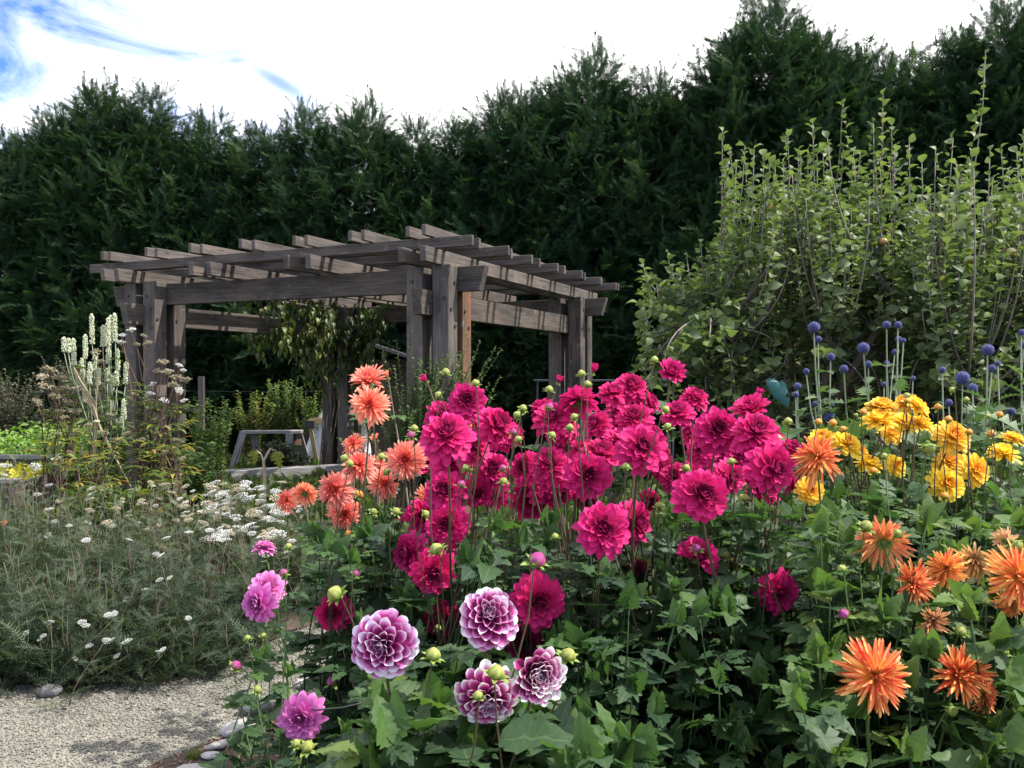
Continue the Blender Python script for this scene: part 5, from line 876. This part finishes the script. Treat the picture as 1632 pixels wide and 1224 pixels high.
dahlia('flame_dahlia', 'orange and yellow spiky dahlia plant with the big bloom at the lower right', 'flame', (1420, 2.1), [(1394, 1076, 116, 1.85, 0, -1, .2, 0), (1407, 864, 86, 2.25, .1, .75, .25, 1), (1452, 929, 46, 2.15, .2, -.8, .3, 'open'), (1508, 906, 64, 2.2, -.6, -.8, .3, 2), (1484, 988, 38, 2.1, .2, -.8, -.1, 'open', 'aged'), (1526, 1076, 62, 1.95, -.1, -.8, .5, 'open'), (1568, 1108, 62, 1.95, .8, -.5, -.1, 0)],
    [(1342, 908, 18, 2.1), (1345, 980, 22, 2.05, 'red'), (1293, 998, 18, 2.1), (1530, 1008, 22, 2.05), (1516, 1130, 24, 1.9, 'green', .1, -.2, -1), (1410, 728, 14, 2.4), (1430, 852, 20, 2.15), (1380, 840, 24, 2.2)],
    [(1290, 1480, 820, 960, 2.1, 2.7, 26), (1290, 1500, 930, 1080, 1.9, 2.5, 32), (1260, 1620, 1080, 1240, 1.7, 2.2, 24)], stem='green', leaf=.17, tint=.62, seed=10)
dahlia('flame_dahlia', 'red and yellow spiky dahlia plant at the right edge of the picture', 'flame', (1600, 2.25), [(1552, 892, 70, 2.25, .1, -.6, .7, 0, 'aged', 'fading pale flower'), (1622, 918, 96, 2.1, .1, -1, .2, 2), (1604, 862, 48, 2.2, .6, .4, .4, 1, 'pale', 'pale yellow flower'), (1614, 962, 52, 2.15, .1, -.8, -.3, 1)],
    [(1618, 868, 26, 2.15, 'green', .4, -.3, -.5), (1600, 1040, 18, 2.0), (1570, 960, 20, 2.1)], [(1500, 1660, 840, 980, 2.1, 2.6, 24), (1500, 1680, 960, 1120, 1.9, 2.4, 28), (1560, 1680, 1100, 1230, 1.8, 2.2, 14), (1670, 1960, 860, 1150, 1.9, 2.7, 30)], stem='green', leaf=.17, tint=.64, seed=11)
dahlia('flame_dahlia', 'tall flame dahlia with one red tipped bloom between the magenta and yellow dahlias', 'flame', (1335, 2.5), [(1303, 729, 82, 2.3, -.05, -.75, .75, 0)], [(1480, 712, 26, 2.3, 'green', .2, -.2, -1)], [(1290, 1400, 800, 920, 2.3, 2.7, 12)], stem='green', leaf=.16, tint=.52, seed=12)
dahlia('yellow_dahlia', 'golden yellow dahlia plant with stacked blooms left of the blue thistle', 'yellow', (1420, 3.2), fl([
    (1406, 650, 48, 0, -.4, 1), (1444, 643, 40, -.5, -.4, .8), (1460, 648, 44, .5, -.4, .7), (1400, 671, 52, 0, -.35, 1), (1442, 674, 44, 0, -.5, .8, .1), (1468, 677, 42, .2, -.4, .9), (1348, 708, 50, .2, -.6, .8), (1310, 702, 48, -.3, -.5, .9), (1385, 740, 44, 0, -.3, .9), (1368, 720, 34, .3, -.4, .7), (1291, 782, 44, 0, -1, .4, -.3), (1427, 742, 38, .2, -.6, .4), (1420, 692, 36, 0, -.5, .5, .2)], 2.75, .012),
    bd([(1304, 674, 15, 'orange'), (1327, 676, 17, 'orange'), (1375, 658, 15, 'orange'), (1344, 685, 14, 'orange'), (1392, 752, 16, 'orange'), (1390, 646, 13, 'orange'), (1446, 632, 14), (1445, 640, 13, 'orange'), (1364, 662, 8), (1415, 645, 10)], 3.15), [(1290, 1480, 770, 880, 2.8, 3.6, 34), (1290, 1500, 840, 980, 2.7, 3.3, 24), (1330, 1480, 700, 780, 3.0, 3.6, 14)], leaf=.15, tint=.56, seed=13)
dahlia('yellow_dahlia', 'golden yellow dahlia plant at the right edge with a full round bloom', 'yellow', (1560, 3.1), fl([
    (1518, 698, 56, .05, -.8, .6), (1514, 684, 44, 0, -.3, .9, .1), (1512, 738, 46, -.1, -.6, .6, .1), (1530, 742, 40, .2, -.7, .5, .08), (1553, 749, 52, .4, -1, .3), (1508, 771, 56, 0, -1, .35), (1599, 724, 48, .1, -.3, .9), (1614, 699, 38, .2, -.25, 1)], 2.75, .012),
    bd([(1495, 650, 15, 'orange'), (1511, 670, 16, 'orange'), (1580, 693, 17, 'orange'), (1593, 662, 14, 'orange'), (1505, 792, 16, 'orange'), (1544, 690, 14, 'orange'), (1518, 622, 12), (1540, 638, 12), (1617, 712, 12), (1575, 664, 10)], 3.05), [(1470, 1660, 780, 880, 2.8, 3.5, 34), (1480, 1660, 840, 960, 2.6, 3.2, 20), (1480, 1640, 700, 790, 3.0, 3.6, 14), (1650, 1920, 760, 900, 2.7, 3.6, 26)], leaf=.15, tint=.56, seed=14)
# wire hoop round the white edged dahlia
mb = MB(); pts = [P(x, y, Y) for x, y, Y in ((468, 1092, 2.5), (500, 1078, 2.62), (545, 1064, 2.7), (600, 1068, 2.6), (640, 1090, 2.2), (600, 1115, 1.95), (545, 1128, 1.95), (500, 1132, 2.1), (475, 1112, 2.35))]; mb.tube(pts, .0022, 4, .3); mb.tube([P(478, 1086, 2.52), P(482, 1100, 2.52), (P(482, 1100, 2.52)[0], P(482, 1100, 2.52)[1], 0)], .003, 4, .3); tag(mb.build('wire_hoop', M_WIRE), 'thin dark wire plant hoop beside the lowest pink dahlia bloom', 'plant support')
for a_, k_ in QUEUE: grow_dahlia(*a_, **k_)
